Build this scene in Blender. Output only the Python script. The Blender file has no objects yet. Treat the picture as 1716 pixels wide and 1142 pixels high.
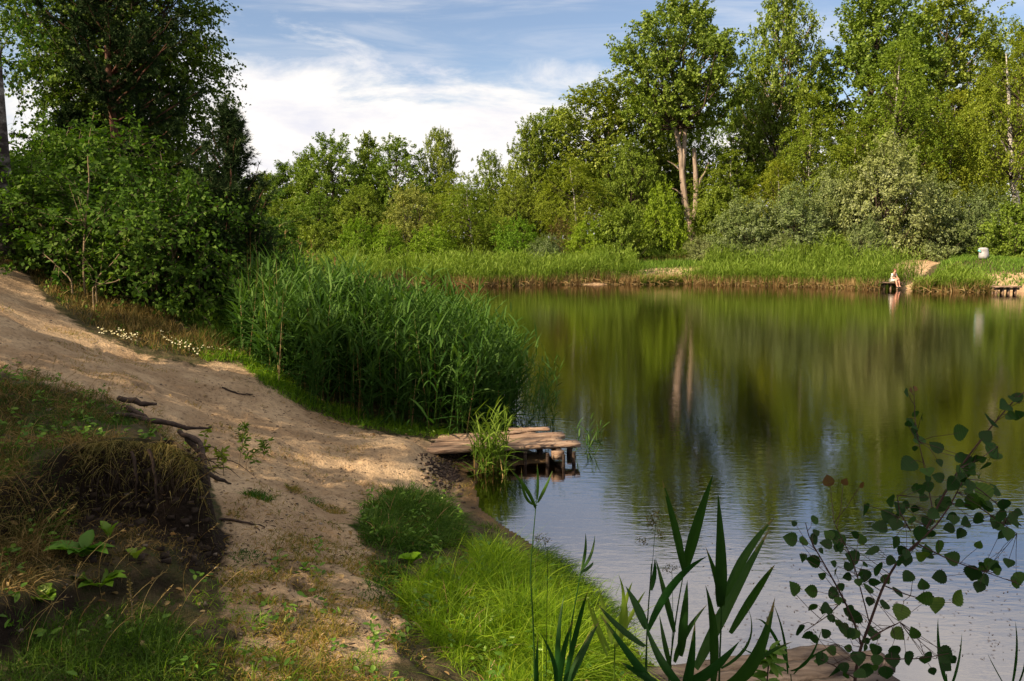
import bpy, math, random
import numpy as np
R = math.radians
sc = bpy.context.scene
COL = sc.collection
rng = np.random.default_rng(11)

# ------------------------------------------------------------------ camera
CZ, F, PITCH = 2.55, 1347.0, R(6.3)
cd = bpy.data.cameras.new('camera'); cam = bpy.data.objects.new('camera', cd); COL.objects.link(cam)
cam.location = (0, 0, CZ); cam.rotation_euler = (R(90) - PITCH, 0, 0)
cd.sensor_width = 36; cd.lens = 36 * F / 1716; cd.clip_start = 0.05; cd.clip_end = 3000
sc.camera = cam
sc.view_settings.view_transform = 'Standard'; sc.view_settings.look = 'None'
sc.view_settings.exposure = 1.0; sc.view_settings.gamma = 1
cy = sc.cycles
cy.max_bounces = 6; cy.diffuse_bounces = 3; cy.glossy_bounces = 2; cy.transmission_bounces = 3; cy.transparent_max_bounces = 6
cy.caustics_reflective = False; cy.caustics_refractive = False
cy.use_denoising = True

# ------------------------------------------------------------------ sun and sky
SUN_AZ, SUN_EL = R(-122), R(36)          # measured from +Y, positive towards +X
SD = np.array([math.sin(SUN_AZ) * math.cos(SUN_EL), math.cos(SUN_AZ) * math.cos(SUN_EL), math.sin(SUN_EL)])
ld = bpy.data.lights.new('sun', 'SUN'); ld.energy = 5.0; ld.angle = R(0.5); ld.color = (1.0, 0.82, 0.58)
sun = bpy.data.objects.new('sun', ld); COL.objects.link(sun)
from mathutils import Vector
sun.rotation_euler = Vector(-SD).to_track_quat('-Z', 'Y').to_euler()

w = bpy.data.worlds.new('World'); sc.world = w; w.use_nodes = True
nt = w.node_tree; N = nt.nodes; Lk = nt.links; N.clear()
def nd(t, **kw):
    n = N.new(t)
    for k, v in kw.items():
        setattr(n, k, v)
    return n
def math_(op, a, b=None, c=None, tree=None):
    T = tree or nt
    n = T.nodes.new('ShaderNodeMath'); n.operation = op
    for i, v in enumerate((a, b, c)):
        if v is None: continue
        if isinstance(v, (int, float)): n.inputs[i].default_value = v
        else: T.links.new(v, n.inputs[i])
    return n.outputs[0]
def mixc(tree, fac, a, b):
    n = tree.nodes.new('ShaderNodeMix'); n.data_type = 'RGBA'
    for i, v in ((0, fac), (6, a), (7, b)):
        if isinstance(v, (int, float)): n.inputs[i].default_value = v
        elif isinstance(v, (tuple, list)): n.inputs[i].default_value = (*v[:3], 1)
        else: tree.links.new(v, n.inputs[i])
    return n.outputs[2]
def ramp(tree, fac, pts, interp='LINEAR'):
    n = tree.nodes.new('ShaderNodeValToRGB'); n.color_ramp.interpolation = interp
    e = n.color_ramp.elements
    while len(e) < len(pts): e.new(0.5)
    for q, (p, c) in zip(e, pts):
        q.position = p; q.color = (*c, 1) if isinstance(c, (tuple, list)) else (c, c, c, 1)
    tree.links.new(fac, n.inputs[0]); return n.outputs[0]
def smooth(tree, v, a, b):
    n = tree.nodes.new('ShaderNodeMapRange'); n.interpolation_type = 'SMOOTHSTEP'
    n.inputs['From Min'].default_value = a; n.inputs['From Max'].default_value = b
    tree.links.new(v, n.inputs['Value']); return n.outputs[0]
def noise(tree, vec, scale, detail=4, rough=0.5, dist=0.0):
    n = tree.nodes.new('ShaderNodeTexNoise'); n.inputs['Scale'].default_value = scale
    n.inputs['Detail'].default_value = detail; n.inputs['Roughness'].default_value = rough; n.inputs['Distortion'].default_value = dist
    if vec is not None: tree.links.new(vec, n.inputs['Vector'])
    return n.outputs[0]
def mapping(tree, vec, sca=(1, 1, 1), rot=(0, 0, 0), loc=(0, 0, 0)):
    n = tree.nodes.new('ShaderNodeMapping'); n.inputs['Scale'].default_value = sca; n.inputs['Rotation'].default_value = rot
    n.inputs['Location'].default_value = loc
    tree.links.new(vec, n.inputs['Vector']); return n.outputs[0]

sky = nd('ShaderNodeTexSky', sky_type='NISHITA', sun_disc=False, sun_elevation=SUN_EL, sun_rotation=SUN_AZ % (2 * math.pi))
sky.air_density = 1.0; sky.dust_density = 1.0; sky.ozone_density = 1.5
tc = nd('ShaderNodeTexCoord'); gv = tc.outputs['Generated']
sp = nd('ShaderNodeSeparateXYZ'); Lk.new(gv, sp.inputs[0])
el = sp.outputs['Z']
# low white cloud bank with a ragged upper edge, higher to the left of the view
nb = noise(nt, mapping(nt, gv, (2.4, 2.4, 7.0), (0, 0, 0), (0.3, 0.2, 0.1)), 2.2, 9, 0.62, 0.35)
hgt = math_('ADD', math_('MULTIPLY', math_('SUBTRACT', nb, 0.5), 0.34), math_('SUBTRACT', 0.215, el))
azx = math_('ABSOLUTE', math_('ADD', sp.outputs['X'], 0.18))
hgt = math_('SUBTRACT', hgt, math_('MULTIPLY', azx, 0.13))
bank = smooth(nt, hgt, -0.06, 0.035)
nw = noise(nt, mapping(nt, gv, (1.3, 2.2, 11.0), (0.05, 0.12, 0.2), (3.1, 1.2, 0.4)), 2.6, 8, 0.6, 0.6)
wisps = math_('MULTIPLY', smooth(nt, nw, 0.40, 0.80), 0.7)
up = smooth(nt, el, 0.24, 0.36)
wisps = math_('MULTIPLY', wisps, math_('ADD', math_('MULTIPLY', up, 0.65), 0.6))
high = math_('MULTIPLY', smooth(nt, el, 0.30, 0.40), math_('ADD', 0.55, math_('MULTIPLY', smooth(nt, nw, 0.35, 0.62), 0.5)))
mask = math_('MAXIMUM', math_('MAXIMUM', bank, wisps), high)
cn = noise(nt, mapping(nt, gv, (2, 2, 6), (0, 0, 0.4), (0.7, 0, 0)), 5.0, 8, 0.6, 0.2)
ccol = ramp(nt, cn, [(0.25, (5.0, 5.0, 5.5)), (0.62, (6.9, 6.55, 6.1))])
skc = nd('ShaderNodeMixRGB', blend_type='MULTIPLY'); skc.inputs[0].default_value = 1.0
Lk.new(sky.outputs[0], skc.inputs[1]); skc.inputs[2].default_value = (1.0, 0.93, 0.92, 1)
bg = nd('ShaderNodeBackground'); bg.inputs['Strength'].default_value = 0.085
Lk.new(mixc(nt, mask, skc.outputs[0], ccol), bg.inputs['Color'])
wo = nd('ShaderNodeOutputWorld'); Lk.new(bg.outputs[0], wo.inputs[0])

# ------------------------------------------------------------------ pixel <-> place helpers (photo pixels, 1716 x 1142)
cp, spn = math.cos(PITCH), math.sin(PITCH)
def ray(px, py):
    a = (px - 858) / F; b = (571 - py) / F
    return np.array([a, cp + b * spn, b * cp - spn])
def P(px, py, d):
    r = ray(px, py); return np.array([0, 0, CZ]) + r * (d / r[1])
def Pz(px, py, z):
    r = ray(px, py); return np.array([0, 0, CZ]) + r * ((z - CZ) / r[2])
def proj(x, y, z):
    dz = z - CZ; dep = y * cp - dz * spn; upc = y * spn + dz * cp
    dep = np.maximum(dep, 1e-3)
    return 858 + F * x / dep, 571 - F * upc / dep

def in_poly(x, y, poly):
    poly = np.asarray(poly, float); ins = np.zeros(np.shape(x), bool); n = len(poly); j = n - 1
    for i in range(n):
        xi, yi = poly[i]; xj, yj = poly[j]
        c = ((yi > y) != (yj > y)) & (x < (xj - xi) * (y - yi) / (yj - yi + 1e-12) + xi)
        ins ^= c; j = i
    return ins
def poly_dist(x, y, poly, closed=True):
    poly = np.asarray(poly, float); n = len(poly); d = np.full(np.shape(x), 1e9)
    for i in range(n if closed else n - 1):
        a = poly[i]; b = poly[(i + 1) % n]; ab = b - a
        t = np.clip(((x - a[0]) * ab[0] + (y - a[1]) * ab[1]) / (ab @ ab + 1e-12), 0, 1)
        d = np.minimum(d, np.hypot(x - a[0] - t * ab[0], y - a[1] - t * ab[1]))
    return d
def sdist(x, y, poly):                    # positive inside
    d = poly_dist(x, y, poly); return np.where(in_poly(x, y, poly), d, -d)
def sstep(a, b, v):
    t = np.clip((v - a) / (b - a), 0, 1); return t * t * (3 - 2 * t)
def vnoise(x, y, s, seed=0):
    x = np.asarray(x) / s + 1000.5; y = np.asarray(y) / s + 1000.5
    xi = np.floor(x).astype(np.int64); yi = np.floor(y).astype(np.int64); fx = x - xi; fy = y - yi
    fx = fx * fx * (3 - 2 * fx); fy = fy * fy * (3 - 2 * fy)
    def h(i, j):
        v = (i * 374761393 + j * 668265263 + seed * 1442695041) & 0xffffffff
        v = ((v ^ (v >> 13)) * 1274126177) & 0xffffffff
        return ((v ^ (v >> 16)) & 0xffff) / 65535.0
    return (h(xi, yi) * (1 - fx) + h(xi + 1, yi) * fx) * (1 - fy) + (h(xi, yi + 1) * (1 - fx) + h(xi + 1, yi + 1) * fx) * fy
def fbm(x, y, s, o=4, seed=0):
    v = 0; a = 1; t = 0
    for k in range(o):
        v = v + a * vnoise(x, y, s / 2 ** k, seed + k); t += a; a *= 0.5
    return v / t

# ------------------------------------------------------------------ terrain shape
def pz2(px, py): return Pz(px, py, 0)[:2]
POND = [(70, 6), (20, 3.4), (5, 3.9), (2.6, 4.25), pz2(1180, 1142), pz2(1080, 1105), pz2(1035, 1060), pz2(1000, 1010), pz2(950, 965), pz2(893, 908),
        pz2(850, 880), pz2(803, 852), pz2(793, 806), pz2(768, 782), (-0.55, 9.15), (.0, 9.38), (.42, 9.55), (.5, 10.0), (-.3, 10.7), (-1.2, 12.5), (-2.2, 16), (-4, 20), (-8, 28),
        (-11, 38), (-12, 50), (-9.5, 59), pz2(740, 478), pz2(800, 479), pz2(850, 477), pz2(900, 477), pz2(1000, 477), pz2(1090, 475), pz2(1150, 474), pz2(1200, 476),
        pz2(1300, 478), pz2(1400, 481), pz2(1470, 484), pz2(1530, 485), pz2(1600, 488), pz2(1660, 488), pz2(1716, 489), (50, 46), (66, 30)]
LAND = []
for t in [(600, 800, .40), (450, 780, .62), (500, 700, .60), (400, 605, 1.08), (250, 640, 1.22), (200, 600, 1.32), (100, 540, 1.66), (0, 480, 2.1), (640, 735, .38),
          (690, 760, .36), (720, 745, .34), (760, 790, .12), (730, 800, .2), (700, 850, .28), (600, 860, .42), (500, 850, .62), (420, 850, .76), (400, 900, .76), (500, 1000, .64),
          (500, 900, .66), (100, 1142, .78), (300, 1142, .70), (500, 1142, .62), (700, 1142, .50), (880, 1142, .26), (650, 1000, .46), (800, 1000, .30), (850, 930, .2),
          (720, 920, .34), (1000, 1142, .12), (550, 760, .48), (380, 700, .82), (300, 660, 1.05), (340, 640, 1.05), (560, 705, .42), (460, 655, .85)]:
    LAND.append(tuple(Pz(*t)))
for px, py, d in [(150, 470, 13), (300, 520, 12.6), (400, 560, 12), (0, 425, 12.5), (450, 560, 13.5), (0, 385, 15.5), (220, 430, 17), (380, 450, 17), (-250, 420, 8.5), (-200, 360, 12)]:
    LAND.append(tuple(P(px, py, d)))
LAND += [(0, 0, .88), (-2, 0, 1.1), (3, 1, .75), (2, 3.4, .22), (0.9, 3.6, .22), (6, 1, .7), (20, 0, 1.2), (0, -8, 1.6), (-5, 1, 1.9), (-8, 4, 2.6), (-14, 8, 3.3), (-12, -6, 3), (-20, 18, 3.4),
         (-12, 24, 2.0), (-20, 34, 1.8), (-2, 14, .3), (-4.5, 16, .6), (-6, 20, .8), (-12, 31, .7), (-15, 42, .8), (-16, 55, .8), (-14, 66, .9), (-6, 68, .9), (2, 70, 1.0), (10, 72, 1.2), (18, 66, 1.3),
         tuple(P(1648, 434, 57)), tuple(P(1700, 440, 56)), tuple(P(1600, 441, 58)), tuple(P(1530, 442, 64)), tuple(P(1400, 452, 60)), tuple(P(1690, 440, 60)), tuple(P(1620, 452, 57)), tuple(P(1530, 462, 58)), (16, 82, 2.2), (35, 75, 2.6), (0, 90, 1.8), (-30, 90, 2), (50, 60, 2.4), (-40, 50, 2.4),
         (-300, 100, 6), (300, 100, 6), (0, 400, 8), (-300, 400, 10), (300, 400, 10), (0, -200, 6), (-300, -100, 6), (300, -100, 6), (75, 20, 2), (90, -10, 3), (0, 120, 3), (60, 110, 4), (-60, 110, 4)]
LAND = np.array(LAND)
class RBF:
    def __init__(s, pts):
        s.p = np.asarray(pts, float); n = len(s.p)
        r = np.hypot(s.p[:, 0][:, None] - s.p[:, 0], s.p[:, 1][:, None] - s.p[:, 1])
        A = np.zeros((n + 1, n + 1)); A[:n, :n] = -np.sqrt(r * r + .09); A[:n, n] = 1; A[n, :n] = 1; A[range(n), range(n)] += 0.01
        s.w = np.linalg.solve(A, np.append(s.p[:, 2], 0))
    def __call__(s, x, y):
        v = np.full(np.shape(x), s.w[-1])
        for (a, b, _), w_ in zip(s.p, s.w[:-1]):
            v = v - w_ * np.sqrt((x - a) ** 2 + (y - b) ** 2 + .09)
        return v
land = RBF(LAND)
# two sod terraces on the left foreground bank
TA = [tuple(Pz(*t)[:2]) for t in [(330, 962, .88), (260, 968, .9), (190, 972, .93), (90, 1010, .95), (-60, 1060, 1.0), (-500, 1100, 1.05)]] + [(-9, 3), (-9, 7)] + \
     [tuple(Pz(*t)[:2]) for t in [(0, 640, 1.5), (200, 700, 1.2), (318, 800, .9), (360, 880, .8)]]
TB = [tuple(P(*t)[:2]) for t in [(348, 800, 4.75), (338, 775, 4.6), (300, 752, 4.5), (225, 748, 4.5), (150, 760, 4.5), (70, 790, 4.2), (-100, 850, 3.6), (-600, 900, 3.0)]] + [(-9, 3), (-9, 8)] + \
     [tuple(P(*t)[:2]) for t in [(-200, 590, 6.8), (0, 612, 6.2), (120, 632, 5.9), (230, 682, 5.6), (300, 722, 5.3)]]
ztB = RBF([tuple(P(*t)) for t in [(340, 790, 4.8), (300, 745, 4.6), (230, 742, 4.6), (150, 752, 4.6), (300, 722, 5.3), (230, 682, 5.6), (120, 632, 5.9), (0, 612, 6.2), (60, 780, 4.3), (-100, 800, 4)]] + [(-9, 5, 2.7), (-7, 3, 2.3), (-9, 8, 2.9)])
ztA = RBF([tuple(Pz(*t)) for t in [(340, 950, .86), (260, 960, .92), (180, 960, .95), (60, 1000, 1.0), (350, 880, .88), (250, 900, .97)]] + [(-5, 2.5, 1.8), (-9, 5, 2.6), (-4, 3, 1.5)])
SAND = [(-300, 425), (0, 425), (45, 462), (95, 520), (150, 558), (250, 600), (330, 612), (400, 606), (440, 640), (500, 680), (560, 703), (640, 728), (715, 738), (760, 745), (800, 800), (800, 856),
        (700, 880), (640, 850), (590, 880), (650, 960), (690, 1040), (660, 1150), (400, 1150), (375, 1050), (360, 1000), (350, 960), (375, 870), (345, 790), (230, 690), (0, 620), (-300, 590)]
def height(x, y):
    x = np.asarray(x, float); y = np.asarray(y, float)
    sd = -sdist(x, y, POND)                                   # positive on land
    near = np.exp(-np.maximum(y - 12, 0) / 12.0)
    sd = sd + (fbm(x, y, 0.7, 3, 5) - .5) * .16 + (fbm(x, y, 6, 2, 9) - .5) * 1.6 * (1 - near)
    z = np.maximum(land(x, y), 0.12)
    wd = 0.75 * near + 2.2 * (1 - near)
    e = (fbm(x, y, .5, 3, 2) - .5)
    a = sdist(x, y, TA) + e * .16; b = sdist(x, y, TB) + e * .22
    lf = sstep(-2.6, -5.0, x)
    z = z * sstep(-0.05, 1.0, np.clip(sd / wd, 0, 1) * 0.9 + .06)
    z = z + (np.maximum(ztA(x, y), z) - z) * sstep(-.03, .09 + .5 * lf, a)
    z = z + (np.maximum(ztB(x, y), z) - z) * sstep(-.02, .09 + .5 * lf, b)
    zw = -(1 - np.exp(-np.maximum(-sd, 0) / 2.2)) * 1.5 - .03
    z = np.where(sd > 0, z, zw)
    px, py = proj(x, y, z)
    nearw = np.exp(-np.maximum(y - 9, 0) / 6.0) * (y > 0)
    rough = (fbm(x, y, .4, 4, 21) - .5) * .11 + (vnoise(x, y, .11, 33) - .5) * .014
    z = z + rough * nearw * np.clip(sd * 3, 0, 1) + (fbm(x, y, 5, 4, 41) - .5) * .5 * (1 - nearw) * np.clip(sd / 6, 0, 1)
    mnd = sstep(0, .15, b) * near
    z = z + mnd * ((fbm(x, y, .3, 3, 55) - .5) * .12)
    return z
def axis(segs):
    out = []
    for a, b, st in segs: out.append(np.arange(a, b, st))
    return np.unique(np.concatenate(out).round(5))
gx = axis([(-420, -60, 20), (-60, -20, 2), (-20, -9, .4), (-9, -5, .09), (-5, 1.6, .035), (1.6, 4, .1), (4, 20, .6), (20, 60, 1.2), (60, 421, 20)])
gy = axis([(-220, -20, 20), (-20, -2, 1.5), (-2, 1.6, .3), (1.6, 7.5, .035), (7.5, 14, .06), (14, 26, .3), (26, 90, 1.0), (90, 150, 6), (150, 700, 25)])
GX, GY = np.meshgrid(gx, gy)
GZ = height(GX, GY)
rd_ = np.random.default_rng(404)
for _ in range(620):
    cx_, cy_ = rd_.uniform(-6.5, .2), rd_.uniform(3.2, 12); an = rd_.normal(2.2, .7); dp = rd_.uniform(.012, .036); la, lb_ = rd_.uniform(.08, .15), rd_.uniform(.04, .07)
    i0, i1 = np.searchsorted(gx, [cx_ - .4, cx_ + .4]); j0, j1 = np.searchsorted(gy, [cy_ - .4, cy_ + .4]); X_ = GX[j0:j1, i0:i1] - cx_; Y_ = GY[j0:j1, i0:i1] - cy_
    u_ = (X_ * math.cos(an) + Y_ * math.sin(an)) / la; v_ = (-X_ * math.sin(an) + Y_ * math.cos(an)) / lb_; r2 = u_ ** 2 + v_ ** 2
    GZ[j0:j1, i0:i1] += np.where(GZ[j0:j1, i0:i1] > .08, dp * (-np.exp(-r2 ** 2) + .45 * np.exp(-(np.sqrt(r2) - 1.35) ** 2 * 6)), 0)
def H(x, y):
    x = np.asarray(x, float); y = np.asarray(y, float)
    i = np.clip(np.searchsorted(gx, x) - 1, 0, len(gx) - 2); j = np.clip(np.searchsorted(gy, y) - 1, 0, len(gy) - 2)
    fx = np.clip((x - gx[i]) / (gx[i + 1] - gx[i]), 0, 1); fy = np.clip((y - gy[j]) / (gy[j + 1] - gy[j]), 0, 1)
    return (GZ[j, i] * (1 - fx) + GZ[j, i + 1] * fx) * (1 - fy) + (GZ[j + 1, i] * (1 - fx) + GZ[j + 1, i + 1] * fx) * fy
def hit(px, py):                                              # where a photo pixel meets the terrain
    r = ray(px, py); t = np.concatenate([np.arange(1.2, 16, .01), np.arange(16, 110, .1)]) / r[1]
    q = np.array([0, 0, CZ])[:, None] + r[:, None] * t
    below = np.nonzero(q[2] < np.maximum(H(q[0], q[1]), 0))[0]
    k = below[0] if len(below) else len(t) - 1
    return q[:, k]

# ------------------------------------------------------------------ mesh builders
class MB:
    def __init__(s): s.v = []; s.f = {}; s.r = {}; s.n = 0
    def add(s, v, faces, rnd=None):
        v = np.asarray(v, float).reshape(-1, 3)
        for f in (faces if isinstance(faces, list) else [faces]):
            f = np.asarray(f, np.int64)
            if f.size == 0: continue
            s.f.setdefault(f.shape[1], []).append(f + s.n)
            if rnd is None: rr = np.full(len(f), .5)
            elif np.ndim(rnd) == 0: rr = np.full(len(f), float(rnd))
            else: rr = np.repeat(np.asarray(rnd, float), len(f) // len(rnd))
            s.r.setdefault(f.shape[1], []).append(rr)
        s.v.append(v); s.n += len(v); return s
    def tube(s, pts, rad, segs=6, rnd=None, cap=True):
        p = np.asarray(pts, float); n = len(p); rad = np.broadcast_to(np.asarray(rad, float), (n,))
        t = np.gradient(p, axis=0); t /= np.linalg.norm(t, axis=1)[:, None] + 1e-9
        ref = np.array([0, 1.0, 0]) if abs(t[:, 1]).mean() < .8 else np.array([1.0, 0, 0])
        u = np.cross(t, ref); u /= np.linalg.norm(u, axis=1)[:, None] + 1e-9; w_ = np.cross(t, u)
        a = np.arange(segs) * 2 * math.pi / segs
        v = p[:, None] + rad[:, None, None] * (np.cos(a)[None, :, None] * u[:, None] + np.sin(a)[None, :, None] * w_[:, None])
        i = np.arange(n - 1)[:, None] * segs; j = np.arange(segs)[None]; k = (j + 1) % segs
        f = np.stack([i + j, i + k, i + segs + k, i + segs + j], -1).reshape(-1, 4)
        s.add(v.reshape(-1, 3), f, rnd)
        if cap:
            s.add(v[-1], np.arange(segs)[None], rnd); s.add(v[0], np.arange(segs)[None, ::-1], rnd)
        return s
    def box(s, c, ax, ay, az, rnd=None, jit=0):
        c = np.asarray(c, float); ax, ay, az = (np.asarray(q, float) for q in (ax, ay, az))
        v = np.array([c + i * ax + j * ay + k * az for k in (-1, 1) for j in (-1, 1) for i in (-1, 1)])
        if jit: v = v + rng.normal(0, jit, v.shape)
        f = np.array([[0, 2, 3, 1], [4, 5, 7, 6], [0, 1, 5, 4], [2, 6, 7, 3], [0, 4, 6, 2], [1, 3, 7, 5]])
        return s.add(v, f, rnd)
    def build(s, name, mat, parent=None, smooth=False, loc=None, data_only=False):
        me = bpy.data.meshes.new(name)
        V = np.concatenate(s.v) if s.v else np.zeros((0, 3))
        me.vertices.add(len(V)); me.vertices.foreach_set('co', V.ravel())
        ks = sorted(s.f); idx = []; st = []; rr = []; o = 0
        for k in ks:
            f = np.concatenate(s.f[k]); idx.append(f.ravel()); st.append(o + np.arange(len(f)) * k); o += f.size; rr.append(np.concatenate(s.r[k]))
        idx = np.concatenate(idx); st = np.concatenate(st); rr = np.concatenate(rr)
        me.loops.add(len(idx)); me.loops.foreach_set('vertex_index', idx.astype(np.int32))
        me.polygons.add(len(st)); me.polygons.foreach_set('loop_start', st.astype(np.int32))
        if smooth: me.polygons.foreach_set('use_smooth', np.ones(len(st), bool))
        me.update(calc_edges=True)
        at = me.attributes.new('rnd', 'FLOAT', 'FACE'); at.data.foreach_set('value', rr.astype(np.float32))
        me.materials.append(mat)
        if data_only: return me
        return obj(name, me, parent, loc)
def obj(name, me, parent=None, loc=None):
    o = bpy.data.objects.new(name, me); COL.objects.link(o)
    if loc is not None: o.location = loc
    if parent is not None: o.parent = parent
    return o
def tag(o, label=None, cat=None, group=None, kind=None):
    for k, v in (('label', label), ('category', cat), ('group', group), ('kind', kind)):
        if v: o[k] = v
    return o
def thing(name, label, cat, loc=(0, 0, 0), group=None):
    return tag(obj(name, None, None, tuple(float(c) for c in loc)), label, cat, group)
def unit(v): return v / (np.linalg.norm(v, axis=-1, keepdims=True) + 1e-9)

def blades(mb, base, d, L, W, droop, n=3, side=None, rnd=None, wp=None, r=rng):
    """many tapering blades: base (N,3), start direction d (N,3), length, width, droop"""
    base = np.asarray(base, float); M = len(base)
    if M == 0: return
    d = unit(np.asarray(d, float)); L = np.broadcast_to(L, (M,)); W = np.broadcast_to(W, (M,)); droop = np.broadcast_to(droop, (M,))
    if side is None:
        side = unit(np.cross(d, unit(r.normal(0, 1, (M, 3)))))
    t = np.linspace(0, 1, n + 1)
    prof = wp if wp is not None else (1 - t ** 1.6)
    c = base[:, None] + d[:, None] * (L[:, None, None] * t[None, :, None])
    c[:, :, 2] -= droop[:, None] * L[:, None] * t[None] ** 2
    c[:, :, :2] += (d[:, None, :2] * (droop[:, None, None] * L[:, None, None] * .45 * t[None, :, None] ** 2))
    l = c[:, :-1] - side[:, None] * (W[:, None, None] * .5 * np.asarray(prof)[None, :-1, None])
    rr_ = c[:, :-1] + side[:, None] * (W[:, None, None] * .5 * np.asarray(prof)[None, :-1, None])
    v = np.concatenate([np.stack([l, rr_], 2).reshape(M, 2 * n, 3), c[:, -1:]], 1)
    k = 2 * n + 1; o = (np.arange(M) * k)[:, None]
    q = np.array([[2 * i, 2 * i + 1, 2 * i + 3, 2 * i + 2] for i in range(n - 1)])
    if rnd is None: rnd = r.random(M)
    fs = []
    tri = (o + np.array([[2 * n - 2, 2 * n - 1, 2 * n]])).reshape(-1, 3)
    nv = mb.n
    if n > 1:
        fq = (o[:, :, None] + q[None]).reshape(-1, 4)
        mb.f.setdefault(4, []).append(fq + nv); mb.r.setdefault(4, []).append(np.repeat(rnd, n - 1))
    mb.f.setdefault(3, []).append(tri + nv); mb.r.setdefault(3, []).append(np.asarray(rnd, float))
    mb.v.append(v.reshape(-1, 3)); mb.n += M * k
def leaves(mb, pos, nrm, u, L, W, rnd, fold=.12, round_=False):
    M = len(pos); nrm = unit(nrm); u = unit(u - nrm * (u * nrm).sum(1, keepdims=True)); v = np.cross(nrm, u)
    L = np.broadcast_to(L, (M,))[:, None]; W = np.broadcast_to(W, (M,))[:, None]
    if round_:
        P_ = [(0, 0), (.18, .36), (.5, .5), (.8, .3), (1, 0), (.8, -.3), (.5, -.5), (.18, -.36)]
        vs = np.stack([pos + u * (L * a) + v * (W * b) + nrm * (np.abs(b) * L * fold * 2) for a, b in P_], 1)
        f = (np.arange(M) * 8)[:, None, None] + np.array([[0, 1, 2, 3, 4], [0, 4, 5, 6, 7]])[None]
        mb.add(vs.reshape(-1, 3), f.reshape(-1, 5), rnd)
    else:
        vs = np.stack([pos, pos + u * L * .45 - v * W * .5 + nrm * L * fold, pos + u * L, pos + u * L * .45 + v * W * .5 + nrm * L * fold], 1)
        mb.add(vs.reshape(-1, 3), np.arange(M * 4).reshape(M, 4), rnd)

# ------------------------------------------------------------------ materials
def new_mat(name):
    m = bpy.data.materials.new(name); m.use_nodes = True; m.node_tree.nodes.clear(); return m, m.node_tree
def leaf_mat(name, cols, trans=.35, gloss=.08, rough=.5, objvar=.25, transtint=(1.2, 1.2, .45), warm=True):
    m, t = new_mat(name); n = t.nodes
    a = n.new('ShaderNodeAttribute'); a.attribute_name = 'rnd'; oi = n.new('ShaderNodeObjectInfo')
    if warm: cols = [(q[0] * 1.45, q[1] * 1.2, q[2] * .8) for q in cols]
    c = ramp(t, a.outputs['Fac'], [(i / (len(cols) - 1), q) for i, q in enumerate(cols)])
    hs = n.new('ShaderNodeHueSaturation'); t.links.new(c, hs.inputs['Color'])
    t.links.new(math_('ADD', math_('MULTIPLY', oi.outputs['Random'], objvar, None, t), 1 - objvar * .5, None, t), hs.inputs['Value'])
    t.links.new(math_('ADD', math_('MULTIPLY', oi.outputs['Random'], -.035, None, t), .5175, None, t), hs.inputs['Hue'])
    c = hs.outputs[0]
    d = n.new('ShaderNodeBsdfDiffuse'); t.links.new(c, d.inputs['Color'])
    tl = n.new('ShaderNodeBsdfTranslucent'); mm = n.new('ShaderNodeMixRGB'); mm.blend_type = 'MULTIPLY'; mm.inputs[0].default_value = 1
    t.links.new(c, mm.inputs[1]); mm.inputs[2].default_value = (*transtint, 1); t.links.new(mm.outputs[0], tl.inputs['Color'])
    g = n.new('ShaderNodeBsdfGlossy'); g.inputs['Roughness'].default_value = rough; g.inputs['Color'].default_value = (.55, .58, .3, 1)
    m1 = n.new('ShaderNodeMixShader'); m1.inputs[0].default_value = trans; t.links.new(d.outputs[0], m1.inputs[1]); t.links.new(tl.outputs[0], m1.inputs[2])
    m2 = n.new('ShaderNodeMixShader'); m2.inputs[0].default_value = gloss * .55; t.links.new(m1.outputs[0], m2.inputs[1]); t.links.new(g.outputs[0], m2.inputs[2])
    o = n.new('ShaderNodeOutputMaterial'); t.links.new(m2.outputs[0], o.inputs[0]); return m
def rough_mat(name, pts, scale=6, sca=(1, 1, 1), detail=6, bump=.3, bscale=None, rough=.85, dist=0.0, spec=.2):
    m, t = new_mat(name); n = t.nodes
    tcn = n.new('ShaderNodeTexCoord'); vec = mapping(t, tcn.outputs['Object'], sca)
    nz = noise(t, vec, scale, detail, .6, dist); c = ramp(t, nz, pts)
    b = n.new('ShaderNodeBsdfPrincipled'); t.links.new(c, b.inputs['Base Color']); b.inputs['Roughness'].default_value = rough
    b.inputs['Specular IOR Level'].default_value = spec
    nb_ = noise(t, vec, bscale or scale * 2.5, 5, .6); bp = n.new('ShaderNodeBump'); bp.inputs['Strength'].default_value = bump; bp.inputs['Distance'].default_value = .02
    t.links.new(nb_, bp.inputs['Height']); t.links.new(bp.outputs[0], b.inputs['Normal'])
    o = n.new('ShaderNodeOutputMaterial'); t.links.new(b.outputs[0], o.inputs[0]); return m
G = {}
G['poplar'] = leaf_mat('poplar_leaf', [(.045, .095, .014), (.095, .17, .026), (.15, .23, .045)], .3, .10)
G['birch'] = leaf_mat('birch_leaf', [(.075, .125, .015), (.12, .19, .024), (.18, .24, .04)], .38, .06)
G['green'] = leaf_mat('broad_leaf', [(.045, .095, .014), (.09, .16, .024), (.13, .21, .034)], .33, .07)
G['fresh'] = leaf_mat('fresh_leaf', [(.06, .13, .012), (.10, .20, .018), (.15, .26, .03)], .42, .05)
G['silver'] = leaf_mat('silver_leaf', [(.08, .12, .028), (.17, .21, .065), (.27, .31, .17)], .22, .05, .5, warm=False)
G['pale'] = leaf_mat('pale_willow_leaf', [(.09, .12, .03), (.15, .19, .05), (.21, .24, .08)], .3, .08)
G['shade'] = leaf_mat('shaded_leaf', [(.018, .055, .009), (.038, .095, .014), (.075, .145, .024)], .33, .05, .6)  # dark leaf green with the left thicket's shade put into the colour
G['brown'] = leaf_mat('russet_leaf', [(.10, .05, .02), (.12, .09, .03), (.10, .10, .03)], .3, .05, warm=False)
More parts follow.
